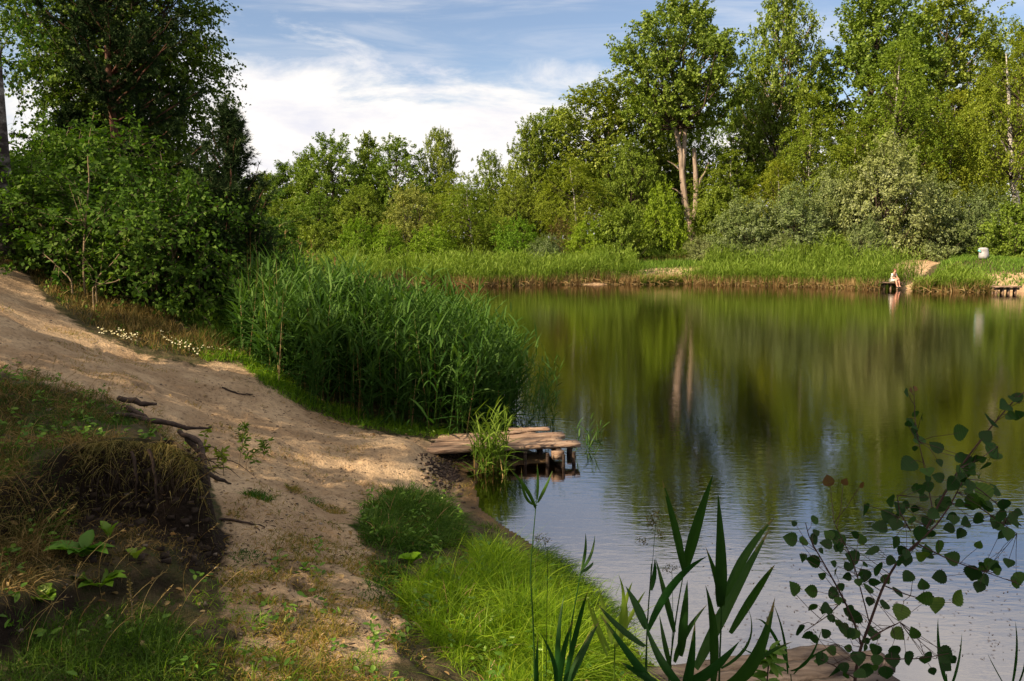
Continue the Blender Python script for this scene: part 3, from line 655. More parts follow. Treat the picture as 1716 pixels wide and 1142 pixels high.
# ------------------------------------------------------------------ left bank trees
def pine(seed, Ht, Rd, z0, nwh, up=.2, young=False):
    r = np.random.default_rng(seed); tb = MB(); lf = MB()
    zz = np.linspace(-.2, Ht, 10); tb.tube(np.stack([np.sin(zz) * .05, np.cos(zz * .7) * .05, zz], 1), .018 * Ht * (1 - np.clip(zz / Ht, 0, 1) * .93), 8)
    P0 = []; D0 = []
    for k in range(nwh):
        u = k / (nwh - 1); z = z0 + (Ht - z0) * u; ln = Rd * (1 - u) ** .7 * r.uniform(.75, 1.1) + .12
        for j in range(r.integers(5, 7)):
            a = r.random() * 6.283; L = ln * r.uniform(.6, 1.1); d = np.array([math.cos(a), math.sin(a), up + r.uniform(-.1, .2) + u * (1.4 if young else .5)]); d /= np.linalg.norm(d)
            n_ = 6; t = np.linspace(0, 1, n_); pts = np.array([0, 0, z]) + d * (t[:, None] * L); pts[:, 2] += (t ** 2) * L * (.35 if young else .12); pts += r.normal(0, .02 * L, pts.shape) * t[:, None]
            tb.tube(pts, (.012 + .012 * L) * (1 - t * .8), 4, cap=False)
            m = int(5 + L * 10); ts = r.uniform(.15, 1, m)
            for q in ts:
                p = np.array([np.interp(q, t, pts[:, i]) for i in range(3)]); sd_ = unit(d * .8 + r.normal(0, .55, 3) + np.array([0, 0, .45 if young else .2])); sl = r.uniform(.15, .38) * (1.25 - q * .5)
                for w_ in np.linspace(.1, 1, 5): P0.append(p + sd_ * sl * w_); D0.append(sd_)
            P0.append(pts[-1]); D0.append(unit(d + np.array([0, 0, .6])))
    P0 = np.array(P0); D0 = np.array(D0); K = 17
    b = np.repeat(P0, K, 0); dd = unit(np.repeat(D0, K, 0) * .75 + r.normal(0, .55, b.shape)); blades(lf, b, dd, r.uniform(.06, .12, len(b)), (.011 if young else .017), .1, 1, r=r)
    return tb.build('trunk', BK['pine'], smooth=True, data_only=True), lf.build('crown', G['needle'], data_only=True), Ht, Rd
def put(px, d, name, tpl, label, cat, group, sx=1, sz=1, rot=0, dz_=0):
    x = (px - 858) / F * d; return plant(name, tpl, label, cat, group, x, d, float(H(x, d)) - .08 + dz_, sx, sz, rot)
put(207, 18.5, 'pine_tree', pine(31, 7.6, 2.3, 1.9, 17), 'tall dark pine with a reddish trunk rising from the left bank', 'tree', 'pines on the left bank')
put(388, 13.2, 'pine_tree', pine(32, 3.3, 1.05, .2, 15, .5, True), 'small bushy young pine at the right end of the left thicket', 'tree', 'pines on the left bank')
put(135, 18.5, 'pine_tree', pine(33, 3.9, 1.15, .8, 13), 'middle sized dark pine half hidden behind the leafy saplings', 'tree', 'pines on the left bank', .9, .85)
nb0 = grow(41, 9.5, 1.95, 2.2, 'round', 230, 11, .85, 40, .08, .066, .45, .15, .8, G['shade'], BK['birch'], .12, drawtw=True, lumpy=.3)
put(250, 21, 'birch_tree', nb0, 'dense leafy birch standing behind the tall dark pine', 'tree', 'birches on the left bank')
nb1 = grow(42, 9.5, .5, 2.6, 'column', 40, 7, .5, 20, .07, .055, 1.1, .1, .8, G['shade'], BK['darkbirch'], .21, drawtw=True, lumpy=.4, bend=.03)
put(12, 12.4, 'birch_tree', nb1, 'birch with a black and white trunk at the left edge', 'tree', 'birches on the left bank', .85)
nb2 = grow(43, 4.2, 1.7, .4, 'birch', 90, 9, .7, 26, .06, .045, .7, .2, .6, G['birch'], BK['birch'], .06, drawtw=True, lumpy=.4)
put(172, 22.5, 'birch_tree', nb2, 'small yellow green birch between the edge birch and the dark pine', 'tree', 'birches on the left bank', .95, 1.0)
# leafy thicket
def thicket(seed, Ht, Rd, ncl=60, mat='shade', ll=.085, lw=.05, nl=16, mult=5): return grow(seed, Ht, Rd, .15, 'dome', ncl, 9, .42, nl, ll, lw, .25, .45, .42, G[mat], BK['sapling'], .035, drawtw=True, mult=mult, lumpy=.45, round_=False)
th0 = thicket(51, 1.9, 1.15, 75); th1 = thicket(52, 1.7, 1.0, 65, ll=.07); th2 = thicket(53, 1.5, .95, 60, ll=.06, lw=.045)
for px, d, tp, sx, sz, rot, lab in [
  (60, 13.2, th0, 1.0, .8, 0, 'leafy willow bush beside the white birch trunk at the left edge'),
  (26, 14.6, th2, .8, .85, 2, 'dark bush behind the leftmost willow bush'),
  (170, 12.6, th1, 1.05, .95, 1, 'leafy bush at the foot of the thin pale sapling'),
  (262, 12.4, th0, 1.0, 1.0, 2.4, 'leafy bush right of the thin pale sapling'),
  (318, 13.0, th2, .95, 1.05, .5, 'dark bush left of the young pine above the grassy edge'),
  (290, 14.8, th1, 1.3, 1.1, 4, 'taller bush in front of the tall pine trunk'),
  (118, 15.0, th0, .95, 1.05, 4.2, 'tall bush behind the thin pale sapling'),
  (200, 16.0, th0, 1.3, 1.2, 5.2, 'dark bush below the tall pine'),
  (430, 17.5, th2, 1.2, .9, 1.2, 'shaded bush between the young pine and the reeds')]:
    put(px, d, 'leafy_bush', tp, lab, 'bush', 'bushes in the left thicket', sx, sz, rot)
# thin saplings leaning out of the thicket: pixel polylines
def sapling(pts, d, label, seed, n=60, rad=.018, ll=.1, lw=.055, mat='shade', branches=8, bl=.45, name='sapling', group='saplings in the left thicket', cat='sapling'):
    r = np.random.default_rng(seed); pp = np.array([P(px, py, d + i * .05) for i, (px, py) in enumerate(pts)])
    g = pp[0].copy(); g[2] = min(g[2], float(H(g[0], g[1]))) - .03
    pp = np.vstack([g, pp]) - g; o = thing(name, label, cat, g, group); tb = MB(); lf = MB()
    s = np.r_[0, np.cumsum(np.linalg.norm(np.diff(pp, axis=0), axis=1))]; q = np.linspace(0, s[-1], 24); line = np.stack([np.interp(q, s, pp[:, i]) for i in range(3)], 1)
    line[1:-1] = (line[:-2] + line[1:-1] * 2 + line[2:]) / 4
    tb.tube(line, rad * (1 - .8 * q / s[-1]), 6)
    segs = [line[8:]]
    for k in range(branches):
        t = r.uniform(.25, .95); p = np.array([np.interp(t * s[-1], q, line[:, i]) for i in range(3)]); dr = unit(r.normal(0, .7, 3) + np.array([0, 0, .6])); L = bl * (1.2 - t)
        br = p + dr * np.linspace(0, L, 7)[:, None]; br[:, 2] += np.linspace(0, 1, 7) ** 2 * L * .1; tb.tube(br, np.linspace(rad * .35, rad * .1, 7), 4, cap=False); segs.append(br)
    for sg in segs:
        m = max(6, int(n / (branches + 1) * (2 if sg is segs[0] else 1))); t = r.uniform(0, len(sg) - 1.01, m); i = t.astype(int); f = (t - i)[:, None]; p = sg[i] * (1 - f) + sg[i + 1] * f
        tan = unit(sg[i + 1] - sg[i]); u = unit(r.normal(0, .8, p.shape) + tan * .5 + np.array([0, 0, -.1])); leaves(lf, p, r.normal(0, .5, p.shape) + np.array([0, -.2, .8]), u, ll * r.uniform(.7, 1.2, m), lw * r.uniform(.7, 1.2, m), r.random(m), .08, True)
    tb.build('stem', BK['sapling'], o, True); lf.build('foliage', G[mat], o); return o
sapling([(140, 455), (141, 400), (146, 340), (150, 300), (146, 262), (152, 215), (158, 190)], 11.6, 'thin pale barked sapling standing upright before the thicket', 61, 260, .02, .10, .06, branches=16, bl=.75)
sapling([(160, 468), (190, 440), (215, 405), (238, 372)], 11.4, 'sapling with pale catching leaves leaning right from the thicket', 62, 130, .014, branches=9)
sapling([(155, 478), (190, 474), (225, 458), (262, 440)], 11.2, 'low sapling shoot arching right close above the grass', 63, 80, .012, branches=6, bl=.3)
sapling([(120, 470), (90, 440), (60, 415), (30, 395)], 11.4, 'sapling leaning left toward the edge birch', 64, 110, .014, branches=8)
sapling([(285, 500), (290, 430), (282, 350), (278, 290)], 12.2, 'upright sapling with light green leaves in front of the tall pine', 65, 150, .014, .08, .05, branches=10, bl=.5)
sapling([(120, 460), (108, 420), (100, 370)], 12.0, 'short sapling left of the thin pale one', 66, 90, .012, branches=7)

# shade trees just outside the view on the left and behind
T['shade'] = grow(81, 6.3, 1.7, 3.1, 'round', 46, 9, .6, 26, .11, .09, .2, .3, .8, G['green'], BK['dark'], .1)
def shade(x, y, r_, lab, rot=0, t=8.0, sz=1):
    q = np.array([x, y]) + SD[:2] * t * sz
    plant('broadleaf_tree', T['shade'], lab, 'tree', 'trees that shade the near bank', q[0], q[1], float(H(x, y)), r_ / 1.7, sz, rot)
shade(-4.0, 3.0, 1.5, 'small leafy tree outside the left of the view shading the dark sod face', 1)
shade(-4.3, 4.9, 1.0, 'small leafy tree outside the left of the view shading the grassy bank top', 2)
shade(1.9, 2.5, 1.2, 'small leafy tree behind the viewer shading the foreground reeds', 3)
shade(4.0, 3.2, 1.3, 'small leafy tree behind the viewer shading the aspen sapling', 2.5)
shade(-3.4, 9.3, .8, 'small leafy tree outside the left of the view throwing a shadow band on the sand', 4)
shade(-4.3, 7.3, .85, 'small leafy tree outside the left of the view shading the sand by the roots', 5)
shade(-1.9, 10.1, .6, 'slight leafy tree outside the left of the view shading the sand under the reeds', 1.7)
shade(-2.5, 5.3, .8, 'small leafy tree outside the left of the view shading the sand below the seedlings', 3.3)
shade(-7.3, 9.6, .5, 'slight leafy tree outside the left of the view shading the top of the path', .7)
shade(-8.8, 13.0, 1.75, 'leafy tree outside the left of the view shading the thicket', 5, sz=1.3)
shade(-11.5, 17.0, 2.7, 'leafy tree outside the left of the view shading the tall pine', 0, sz=1.6)

# ------------------------------------------------------------------ reeds
def reedbed(mb, dry, xy, ht, lv=8, ll=.42, lw=.022, r=rng, leanx=.06, seg=3, stemw=.012):
    n = len(xy); z = np.maximum(H(xy[:, 0], xy[:, 1]), -.12); b = np.column_stack([xy, z])
    ln = r.normal(0, .09, (n, 3)); ln[:, 2] = 1; ln[:, 0] += leanx; ln = unit(ln)
    blades(mb, b, ln, ht, stemw, .04, 3, r=r, wp=np.array([1, .9, .7, .1]), rnd=r.uniform(.2, .7, n))
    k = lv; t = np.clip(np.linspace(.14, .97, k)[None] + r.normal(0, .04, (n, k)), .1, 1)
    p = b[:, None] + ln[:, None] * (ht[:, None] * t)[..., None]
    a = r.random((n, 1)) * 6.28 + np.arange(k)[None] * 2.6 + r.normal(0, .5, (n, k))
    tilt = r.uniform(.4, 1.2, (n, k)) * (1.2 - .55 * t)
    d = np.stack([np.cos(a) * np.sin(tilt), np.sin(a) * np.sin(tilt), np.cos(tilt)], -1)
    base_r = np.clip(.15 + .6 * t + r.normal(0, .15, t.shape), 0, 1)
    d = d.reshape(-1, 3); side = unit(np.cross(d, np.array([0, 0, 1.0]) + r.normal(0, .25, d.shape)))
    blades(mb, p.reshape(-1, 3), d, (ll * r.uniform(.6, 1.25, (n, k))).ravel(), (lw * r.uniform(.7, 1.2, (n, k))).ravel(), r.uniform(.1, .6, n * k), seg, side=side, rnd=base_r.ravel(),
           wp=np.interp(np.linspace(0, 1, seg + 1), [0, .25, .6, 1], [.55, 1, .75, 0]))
def sample(poly, n, r=rng):
    poly = np.asarray(poly, float); lo = poly.min(0); hi = poly.max(0); out = []; c = 0
    while c < n:
        q = r.uniform(lo, hi, (n * 3, 2)); q = q[in_poly(q[:, 0], q[:, 1], poly)]; out.append(q); c += len(q)
    return np.concatenate(out)[:n]
NR = [tuple(hit(*t)[:2]) for t in [(415, 610), (492, 672), (576, 704), (690, 727), (770, 737)]] + [tuple(Pz(*t)[:2]) for t in [(842, 724, 0), (876, 692, 0)]] + [(-.1, 13.2), (-.6, 15), (-1.9, 17), (-4, 19), (-7, 21), (-7, 17), (-5.2, 13.5)]
xy = sample(NR, 5600); ed = sdist(xy[:, 0], xy[:, 1], NR)
pr = (fbm(xy[:, 0], xy[:, 1], 1.2, 3, 8) > .36) | (r0.random(len(xy)) < .5); xy = xy[pr]; ed = ed[pr]
left = sstep(-1.2, -5, xy[:, 0])
ht = (1.45 + .75 * (fbm(xy[:, 0], xy[:, 1], .8, 3, 3) - .22)) * rng.uniform(.75, 1.1, len(xy)) * (.78 + .22 * sstep(0, .6, ed)) * (1.06 - .50 * left)
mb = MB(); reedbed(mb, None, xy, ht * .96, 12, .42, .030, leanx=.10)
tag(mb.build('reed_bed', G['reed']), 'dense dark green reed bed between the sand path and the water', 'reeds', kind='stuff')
# dry stalks and a few brown plumes in the bed
mb = MB(); q = sample(NR, 900); hh = rng.uniform(.7, 1.75, 900); b = np.column_stack([q, H(q[:, 0], q[:, 1])]); d = unit(rng.normal(0, .08, b.shape) + np.array([.05, 0, 1])); blades(mb, b, d, hh, .012, .02, 2)
pl = q[(q[:, 1] > 13.5)][:90]; b = np.column_stack([pl, H(pl[:, 0], pl[:, 1]) + rng.uniform(1.5, 1.95, len(pl))])
for k in range(9): blades(mb, b + np.array([0, 0, -.02 * k]), unit(rng.normal(0, .25, b.shape) + np.array([.2, 0, 1])), .14, .02, .5, 2)
tag(mb.build('dry_reeds', G['straw']), 'dry stalks and brown plumes standing in the near reed bed', 'reeds', kind='stuff')
# sparse reeds standing in the water at the right end
mb = MB(); q = np.array([tuple(Pz(px, py, 0)[:2]) for px, py in zip(rng.uniform(868, 925, 46), rng.uniform(648, 722, 46))]); reedbed(mb, None, q, rng.uniform(.5, 1.15, 46), 6, .34, .018, leanx=.15, stemw=.009)
q = np.array([tuple(Pz(px, py, 0)[:2]) for px, py in zip(rng.uniform(955, 1012, 15), rng.uniform(728, 772, 15))]); reedbed(mb, None, q, rng.uniform(.15, .42, 15), 4, .24, .016, leanx=.1, stemw=.007)
tag(mb.build('sparse_reeds', G['reed']), 'thin scattered reeds standing in open water beside the plank jetty', 'reeds', kind='stuff')
# clump against the front of the near jetty
mb = MB(); ds = MB(); q = np.array([tuple(Pz(px, py, 0.02)[:2]) for px, py in zip(rng.normal(820, 15, 60), rng.uniform(775, 797, 60))]); h_ = rng.uniform(.25, .72, 60)
o = thing('reed_clump', 'bright reed clump with tan stalk bases leaning on the near jetty', 'reeds', (float(q[:, 0].mean()), float(q[:, 1].mean()), 0)); o0 = np.array(o.location)
reedbed(mb, None, q, h_, 6, .34, .02, leanx=.05, stemw=.01); mb.v = [v - o0 for v in mb.v]; mb.build('foliage', G['clump'], o)
b = np.column_stack([q, np.full(60, -.05)]) - o0; blades(ds, b, unit(rng.normal(0, .12, b.shape) + np.array([0, 0, 1])), .3, .014, .02, 2); ds.build('stalks', G['straw'], o)
# far reed belts
def band(pts, n, depth, r=rng, back=True):
    pts = np.asarray(pts, float); s = np.r_[0, np.cumsum(np.linalg.norm(np.diff(pts, axis=0), axis=1))]; q = r.random(n) * s[-1]; x = np.interp(q, s, pts[:, 0]); y = np.interp(q, s, pts[:, 1])
    t = np.stack([np.gradient(pts[:, 0]), np.gradient(pts[:, 1])], 1); tx = np.interp(q, s, t[:, 0]); ty = np.interp(q, s, t[:, 1]); l = np.hypot(tx, ty); nx_, ny_ = -ty / l, tx / l
    dd = r.random(n) * depth; return np.stack([x + nx_ * dd, y + ny_ * dd], 1), dd
FB = [pz2(*t) for t in [(700, 480), (742, 479), (800, 480), (900, 478), (1000, 477), (1076, 477)]]
FB2 = [pz2(*t) for t in [(1140, 476), (1200, 478), (1300, 480), (1400, 483), (1450, 486)]]
LB = [(-7.6, 27), (-10.6, 37), (-11.8, 48), (-10, 58), (-7.5, 62)]
mb = MB(); dr = MB()
for line, n, dep, hs in ((FB, 3600, 5.0, 1.75), (FB2, 3600, 5.0, 1.75), ([pz2(1070, 477), pz2(1150, 476)], 1300, 1.5, .55), ([pz2(1070, 470), pz2(1150, 470)], 1500, 4, 1.0), (LB, 4200, 6.5, 1.6), ([pz2(1528, 488), pz2(1560, 489)], 350, 2.0, .7), ([pz2(1552, 488), pz2(1600, 490), pz2(1660, 491)], 1100, 3.0, 1.05)):
    q, dd = band(line, n, dep)
    keep = fbm(q[:, 0], q[:, 1], 2.5, 3, 71) > .30; q = q[keep]; dd = dd[keep]
    h_ = hs * rng.uniform(.6, 1.15, len(q)) * (.5 + .95 * fbm(q[:, 0], q[:, 1], 2.2, 3, 6)); reedbed(mb, None, q, h_, 6, .55, .05, seg=2, stemw=.03)
    m = int(n * 1.5); q, dd = band(line, m, min(dep, 1.3)); q = q - 0; z = np.maximum(H(q[:, 0], q[:, 1]), -.05); b = np.column_stack([q, z])
    blades(dr, b, unit(rng.normal(0, .22, b.shape) + np.array([0, -.1, 1])), rng.uniform(.35, 1.15, m), .035, .1, 2)
    k2 = int(n * .35); q, dd = band(line, k2, .9); b = np.column_stack([q, np.maximum(H(q[:, 0], q[:, 1]), 0) + rng.uniform(.05, .35, k2)]); blades(dr, b, unit(rng.normal(0, 1, b.shape) * [1, 1, .25] + np.array([0, -.4, -.1])), rng.uniform(.4, 1.1, k2), .04, .25, 2)
tag(mb.build('far_reeds', G['farreed']), 'belt of green reeds along the far and left shores', 'reeds', kind='stuff')
tag(dr.build('dead_reed_stalks', G['straw']), 'tan dead stalks and thatch along the foot of the far reeds', 'reeds', kind='stuff')
# far grass behind the landing and behind the reeds
mb = MB()
for poly, n, hs in (([tuple(hit(*t)[:2]) for t in [(1560, 470), (1590, 436), (1716, 430), (1760, 440), (1760, 480), (1690, 487)]], 9000, .45), ([(-16, 60), (-12, 68), (0, 70), (12, 70), (20, 67), (30, 64), (38, 62), (38, 66), (20, 72), (0, 76), (-16, 72)], 12000, .8), ([(8.5, 62), (15, 62), (16, 72), (8.5, 72)], 3500, .6), ([(-22, 24), (-9, 22), (-12, 34), (-15, 48), (-14, 60), (-24, 60)], 8000, .7)):
    q = sample(poly, n); q = q[sdist(q[:, 0], q[:, 1], FARSAND) < -.3]; n = len(q); b = np.column_stack([q, H(q[:, 0], q[:, 1])]); blades(mb, b, unit(rng.normal(0, .3, b.shape) + np.array([0, 0, 1])), hs * rng.uniform(.5, 1.2, n), .05, .25, 2)
tag(mb.build('far_grass', G['farreed']), 'bright meadow grass on the far bank around the sand landing', 'grass', kind='stuff')

# ------------------------------------------------------------------ near grass
def zone(poly, dens, box, gate=None, thr=.4, gs=.35, seed=1, soft=40):
    x0, x1, y0, y1 = box; n = int(dens * (x1 - x0) * (y1 - y0)); x = rng.uniform(x0, x1, n); y = rng.uniform(y0, y1, n); z = H(x, y); px, py = proj(x, y, z)
    k = in_poly(px, py, poly) & (z > 0.0)
    if gate: k &= fbm(x, y, gs, 3, seed) > thr
    x, y, z, px, py = x[k], y[k], z[k], px[k], py[k]; e = np.clip(sdist(px, py, poly) / soft, 0, 1) * .8 + .2; k = rng.random(len(x)) < e ** .7
    zone.e = e[k]; return np.column_stack([x, y, z - .01])[k]
def tuft(name, mat, label, b, hmin, hmax, wdt, spread=.35, droop=.5, lean=(0, 0), seg=3, cat='grass', cl=1.3):
    mb = MB(); n = len(b)
    if n == 0: print('EMPTY', name); return
    d = unit(rng.normal(0, spread, b.shape) + np.array([lean[0], lean[1], 1])); hv = np.clip(1 - cl * .5 + cl * 1.15 * fbm(b[:, 0], b[:, 1], .2, 3, 90), .15, 2) * (.3 + .7 * zone.e)
    blades(mb, b, d, rng.uniform(hmin, hmax, n) * hv, wdt, droop * rng.uniform(.4, 1.4, n), seg); print(name, n); return tag(mb.build(name, mat), label, cat, kind='stuff')
BRIGHT = [(690, 960), (740, 930), (800, 900), (870, 905), (910, 960), (960, 990), (1010, 1010), (1050, 1060), (1090, 1142), (840, 1300), (780, 1142), (700, 1060), (660, 1010)]
TUS = [(600, 890), (610, 850), (660, 825), (740, 825), (770, 860), (780, 900), (760, 920), (660, 925), (600, 915)]
b = zone(BRIGHT, 24000, (-1.2, 1.3, 2.2, 6.2), True, .41, .3, 3, 110); tuft('lush_grass', G['grass'], 'bright fine green grass clump at the water edge in the foreground', b, .14, .50, .0032, .5, .7, cl=2.6)
b = zone(BRIGHT, 900, (-1.2, 1.3, 2.2, 6.2), True, .45, .6, 31, 60); tuft('arching_grass', G['grass'], 'long arching blades sticking out of the bright grass clump', b, .4, .75, .006, .5, .9, seg=5)
b = zone(BRIGHT, 260, (-1.2, 1.3, 2.2, 6.2), False); tuft('withered_blades', G['straw'], 'withered tan blades caught in the bright grass clump', b, .2, .5, .005, .8, .9, seg=4)
fl_ = np.array(POND[4:14][::-1]); s_ = np.r_[0, np.cumsum(np.linalg.norm(np.diff(fl_[1:8], axis=0), axis=1))]; n_ = 5200; q_ = rng.random(n_) * s_[-1]; x_ = np.interp(q_, s_, fl_[1:8, 0]) + rng.normal(-.04, .06, n_); y_ = np.interp(q_, s_, fl_[1:8, 1]) + rng.normal(0, .06, n_)
kk = (vnoise(q_, q_ * 0, .3, 9) > .3) & (y_ < 6.9); b = np.column_stack([x_, y_, np.maximum(H(x_, y_), -.02)])[kk]; mb = MB(); blades(mb, b, unit(rng.normal(0, .4, b.shape) + np.array([.45, .25, 1])), rng.uniform(.08, .34, len(b)), .0045, rng.uniform(.4, 1.2, len(b)), 4); tag(mb.build('water_edge_grass', G['dgrass']), 'grass leaning over the waterline beside the bright clump', 'grass', kind='stuff')
b = zone(TUS, 15000, (-2, 0, 4.8, 7.6), True, .25, .4, 4, 60); tuft('tussock_grass', G['dgrass'], 'dark green grass tussock on the sand left of the shallow water', b, .14, .42, .006, .5, .7, cl=2.4)
b = zone([(790, 880), (795, 850), (830, 830), (870, 850), (885, 880), (850, 895)], 14000, (-1, .6, 4.8, 7), False); tuft('shore_grass', G['dgrass'], 'short dark grass at the tip of the shallow inlet', b, .12, .26, .005, .35, .5)
FORE = [(350, 905), (480, 880), (600, 890), (700, 940), (720, 1142), (1000, 1300), (0, 1300), (250, 1142), (340, 1010)]
b = zone([(640, 900), (720, 890), (740, 930), (690, 960), (650, 1060), (590, 1000)], 5000, (-1.6, .3, 3, 6.2), True, .35, .3, 61, 30); tuft('weedy_grass', G['dgrass'], 'low weedy grass between the dark tussock and the bright clump', b, .05, .16, .006, .5, .6)
b = zone(FORE, 10000, (-3, .6, 2, 6.2), True, .42, .3, 12, 60); tuft('turf', G['turf'], 'thin yellowing turf in patches over the foreground sand', b, .03, .12, .005, .65, .6, seg=2)
b = zone([(-200, 1100), (0, 1020), (120, 1005), (290, 1010), (350, 1090), (390, 1142), (390, 1400), (-300, 1400)], 9000, (-4, -.6, 1.8, 4.2), True, .38, .4, 14); tuft('verge_grass', G['dgrass'], 'soft green grass along the bottom left corner', b, .07, .19, .004, .4, .6)
b = zone([(100, 1045), (330, 960), (380, 960), (520, 1060), (720, 1100), (720, 1300), (100, 1300)], 2000, (-3, .6, 2, 4.6), True, .52, .3, 15); tuft('green_blades', G['grass'], 'scattered green blades in the foreground turf', b, .05, .14, .004, .45, .6)
MT = [(-200, 600), (0, 608), (130, 628), (235, 680), (305, 718), (348, 770), (345, 812), (300, 775), (200, 775), (120, 800), (150, 860), (60, 1000), (-300, 1100)]
b = zone(MT, 6500, (-6, -1.6, 2.4, 7.2), True, .36, .35, 16); tuft('bank_grass', G['dry'], 'brown and olive grass on top of the sod bank', b, .06, .22, .004, .55, .8, (.12, -.1))
b = zone(MT, 3500, (-6, -1.6, 2.4, 7.2), True, .5, .5, 17); tuft('bank_green_grass', G['dgrass'], 'green tufts mixed into the sod bank grass', b, .06, .18, .004, .45, .6)
b = zone([(120, 860), (340, 860), (378, 900), (375, 960), (200, 965), (60, 1010), (0, 1000), (0, 860)], 5000, (-4, -1.3, 3, 5.2), True, .28, .3, 18); tuft('ledge_grass', G['dry'], 'rusty short grass on the lower ledge of the bank', b, .04, .14, .004, .6, .7)
# overhanging fringe along the lip of the upper terrace
tl_ = np.array(TB[:7]); s = np.r_[0, np.cumsum(np.linalg.norm(np.diff(tl_, axis=0), axis=1))]; q = rng.random(4200) * s[-1]; rng.shuffle(q); lipl = rng.uniform(.02, .11, 4200) * np.clip(vnoise(q, q * 0, .16, 4) * 2.2 - .5, .08, 1.4); x = np.interp(q, s, tl_[:, 0]) + rng.normal(0, .035, 4200); y = np.interp(q, s, tl_[:, 1]) + .05 + rng.normal(0, .04, 4200)
b = np.column_stack([x, y, H(x, y + .08)]); mb = MB(); keep = rng.random(4200) < .85; b = b[keep]; lipl = lipl[keep]; blades(mb, b, unit(rng.normal(0, .8, b.shape) + np.array([.1, -.7, .45])), lipl, .0035, rng.uniform(.5, 1.3, len(b)), 3); tag(mb.build('lip_grass', G['dry']), 'dry grass hanging over the dark lip of the sod bank', 'grass', kind='stuff')
SL = [(-50, 425), (20, 430), (150, 470), (250, 500), (350, 545), (420, 570), (425, 605), (340, 603), (240, 585), (150, 548), (90, 505), (40, 455), (-50, 440)]
b = zone(SL, 2600, (-14, -2.5, 8.5, 15), True, .3, 1.0, 19); tuft('slope_grass', G['dry'], 'dry yellow grass slope between the sand path and the thicket', b, .12, .34, .009, .3, .4)
b = zone(SL, 1100, (-14, -2.5, 8.5, 15), True, .48, 1.0, 20); tuft('slope_green_grass', G['dgrass'], 'green grass mixed in below the thicket', b, .12, .38, .009, .3, .4)
b = zone([(250, 500), (420, 500), (470, 600), (430, 606), (350, 575)], 2600, (-8, -2.5, 9.5, 16), False); tuft('edge_grass', G['dgrass'], 'deep green grass between the thicket and the reeds', b, .25, .6, .011, .25, .4)
ED = [(330, 592), (400, 585), (470, 625), (540, 670), (640, 700), (760, 722), (770, 735), (690, 733), (580, 712), (500, 682), (440, 645), (400, 612), (335, 606)]
b = zone(ED, 3600, (-5, -.4, 9, 12.5), True, .4, .5, 30, 18); tuft('reed_edge_grass', G['grass'], 'short bright grass skirting the foot of the near reeds', b, .06, .28, .008, .35, .5)
mb = MB(); rt = MB()
for _ in range(420):
    px, py = rng.uniform(120, 356), rng.uniform(742, 960)
    c = hit(px, py)
    if c[1] > 5.2: continue
    s_ = .004 + .022 * rng.random() ** 3; mb.box(c + [0, 0, s_ * .2], (s_, s_ * .3, 0), (-s_ * .3, s_ * .8, 0), (0, 0, s_ * .6), None, s_ * .35)
for _ in range(150):
    px, py = rng.uniform(150, 350), rng.uniform(745, 800); c = hit(px, py) + [0, -.02, 0]
    if c[1] > 5.2: continue
    L = rng.uniform(.06, .3); t = np.linspace(0, 1, 7)[:, None]; ln = c + np.array([rng.normal(0, .12), -rng.uniform(0, .15), -1]) * L * t + rng.normal(0, .006, (7, 3)); rt.tube(ln, np.linspace(.003, .001, 7), 4)
for _ in range(90):
    px, py = rng.uniform(195, 352), 0; py = np.interp(px, [195, 230, 300, 352], [668, 684, 722, 800]) + rng.normal(0, 9); c = hit(px, py) + [0, 0, .01]
    if c[1] > 6.6: continue
    L = rng.uniform(.08, .35); t = np.linspace(0, 1, 8)[:, None]; d_ = np.array([rng.normal(.5, .5), rng.normal(.1, .4), rng.normal(0, .15)]); ln = c + d_ * L * t + np.array([0, 0, .12 * L]) * np.sin(t * 3.1) - np.array([0, 0, .35 * L]) * t ** 2 + np.cumsum(rng.normal(0, .006, (8, 3)), 0); rt.tube(ln, np.linspace(rng.uniform(.003, .009), .001, 8), 5)
tag(mb.build('soil_clods', BK['clod']), 'crumbly dark clods of soil on the eroded face of the bank', 'soil', kind='stuff')
tag(rt.build('rootlets', BK['root']), 'fine dark rootlets hanging from the lip of the eroded bank', 'rootlets', kind='stuff')
b = zone(SAND, 1500, (-6, .3, 4, 12), True, .60, .5, 77, 10); tuft('sparse_grass', G['turf'], 'sparse thin grass blades coming up through the sand', b, .02, .09, .005, .6, .5, seg=2)
mb = MB(); n_ = 0
for _ in range(420):
    px, py = rng.uniform(0, 820), rng.uniform(440, 1100); c = hit(px, py)
    if c[2] < .05 or c[1] > 13: continue
    s_ = rng.uniform(.003, .012) * rng.uniform(.6, 1.2); mb.box(c + [0, 0, s_ * .3], (s_, s_ * .2, 0), (-s_ * .2, s_ * .7, 0), (0, 0, s_ * .5), None, s_ * .25)
tag(mb.build('pebbles', BK['stone']), 'small pebbles and bits of stone on the sand', 'pebbles', kind='stuff')
mb = MB(); pp_ = []
for _ in range(520):
    px, py = rng.uniform(0, 800), rng.uniform(560, 1142); c = hit(px, py)
    if c[2] > .05 and c[1] < 12: pp_.append(c + [0, 0, .008])
pp_ = np.array(pp_); leaves(mb, pp_, rng.normal(0, .35, pp_.shape) + [0, 0, 1], rng.normal(0, 1, pp_.shape), rng.uniform(.02, .05, len(pp_)), rng.uniform(.012, .03, len(pp_)), rng.random(len(pp_)), .15, True)
tag(mb.build('fallen_leaves', G['straw']), 'dry brown fallen leaves lying on the sand and bank', 'leaves', kind='stuff')
b = zone(TUS, 500, (-2, 0, 4.8, 7.6), False); tuft('tussock_straw', G['straw'], 'withered blades mixed into the dark tussock', b, .15, .4, .006, .6, .8, seg=4)
mb = MB()
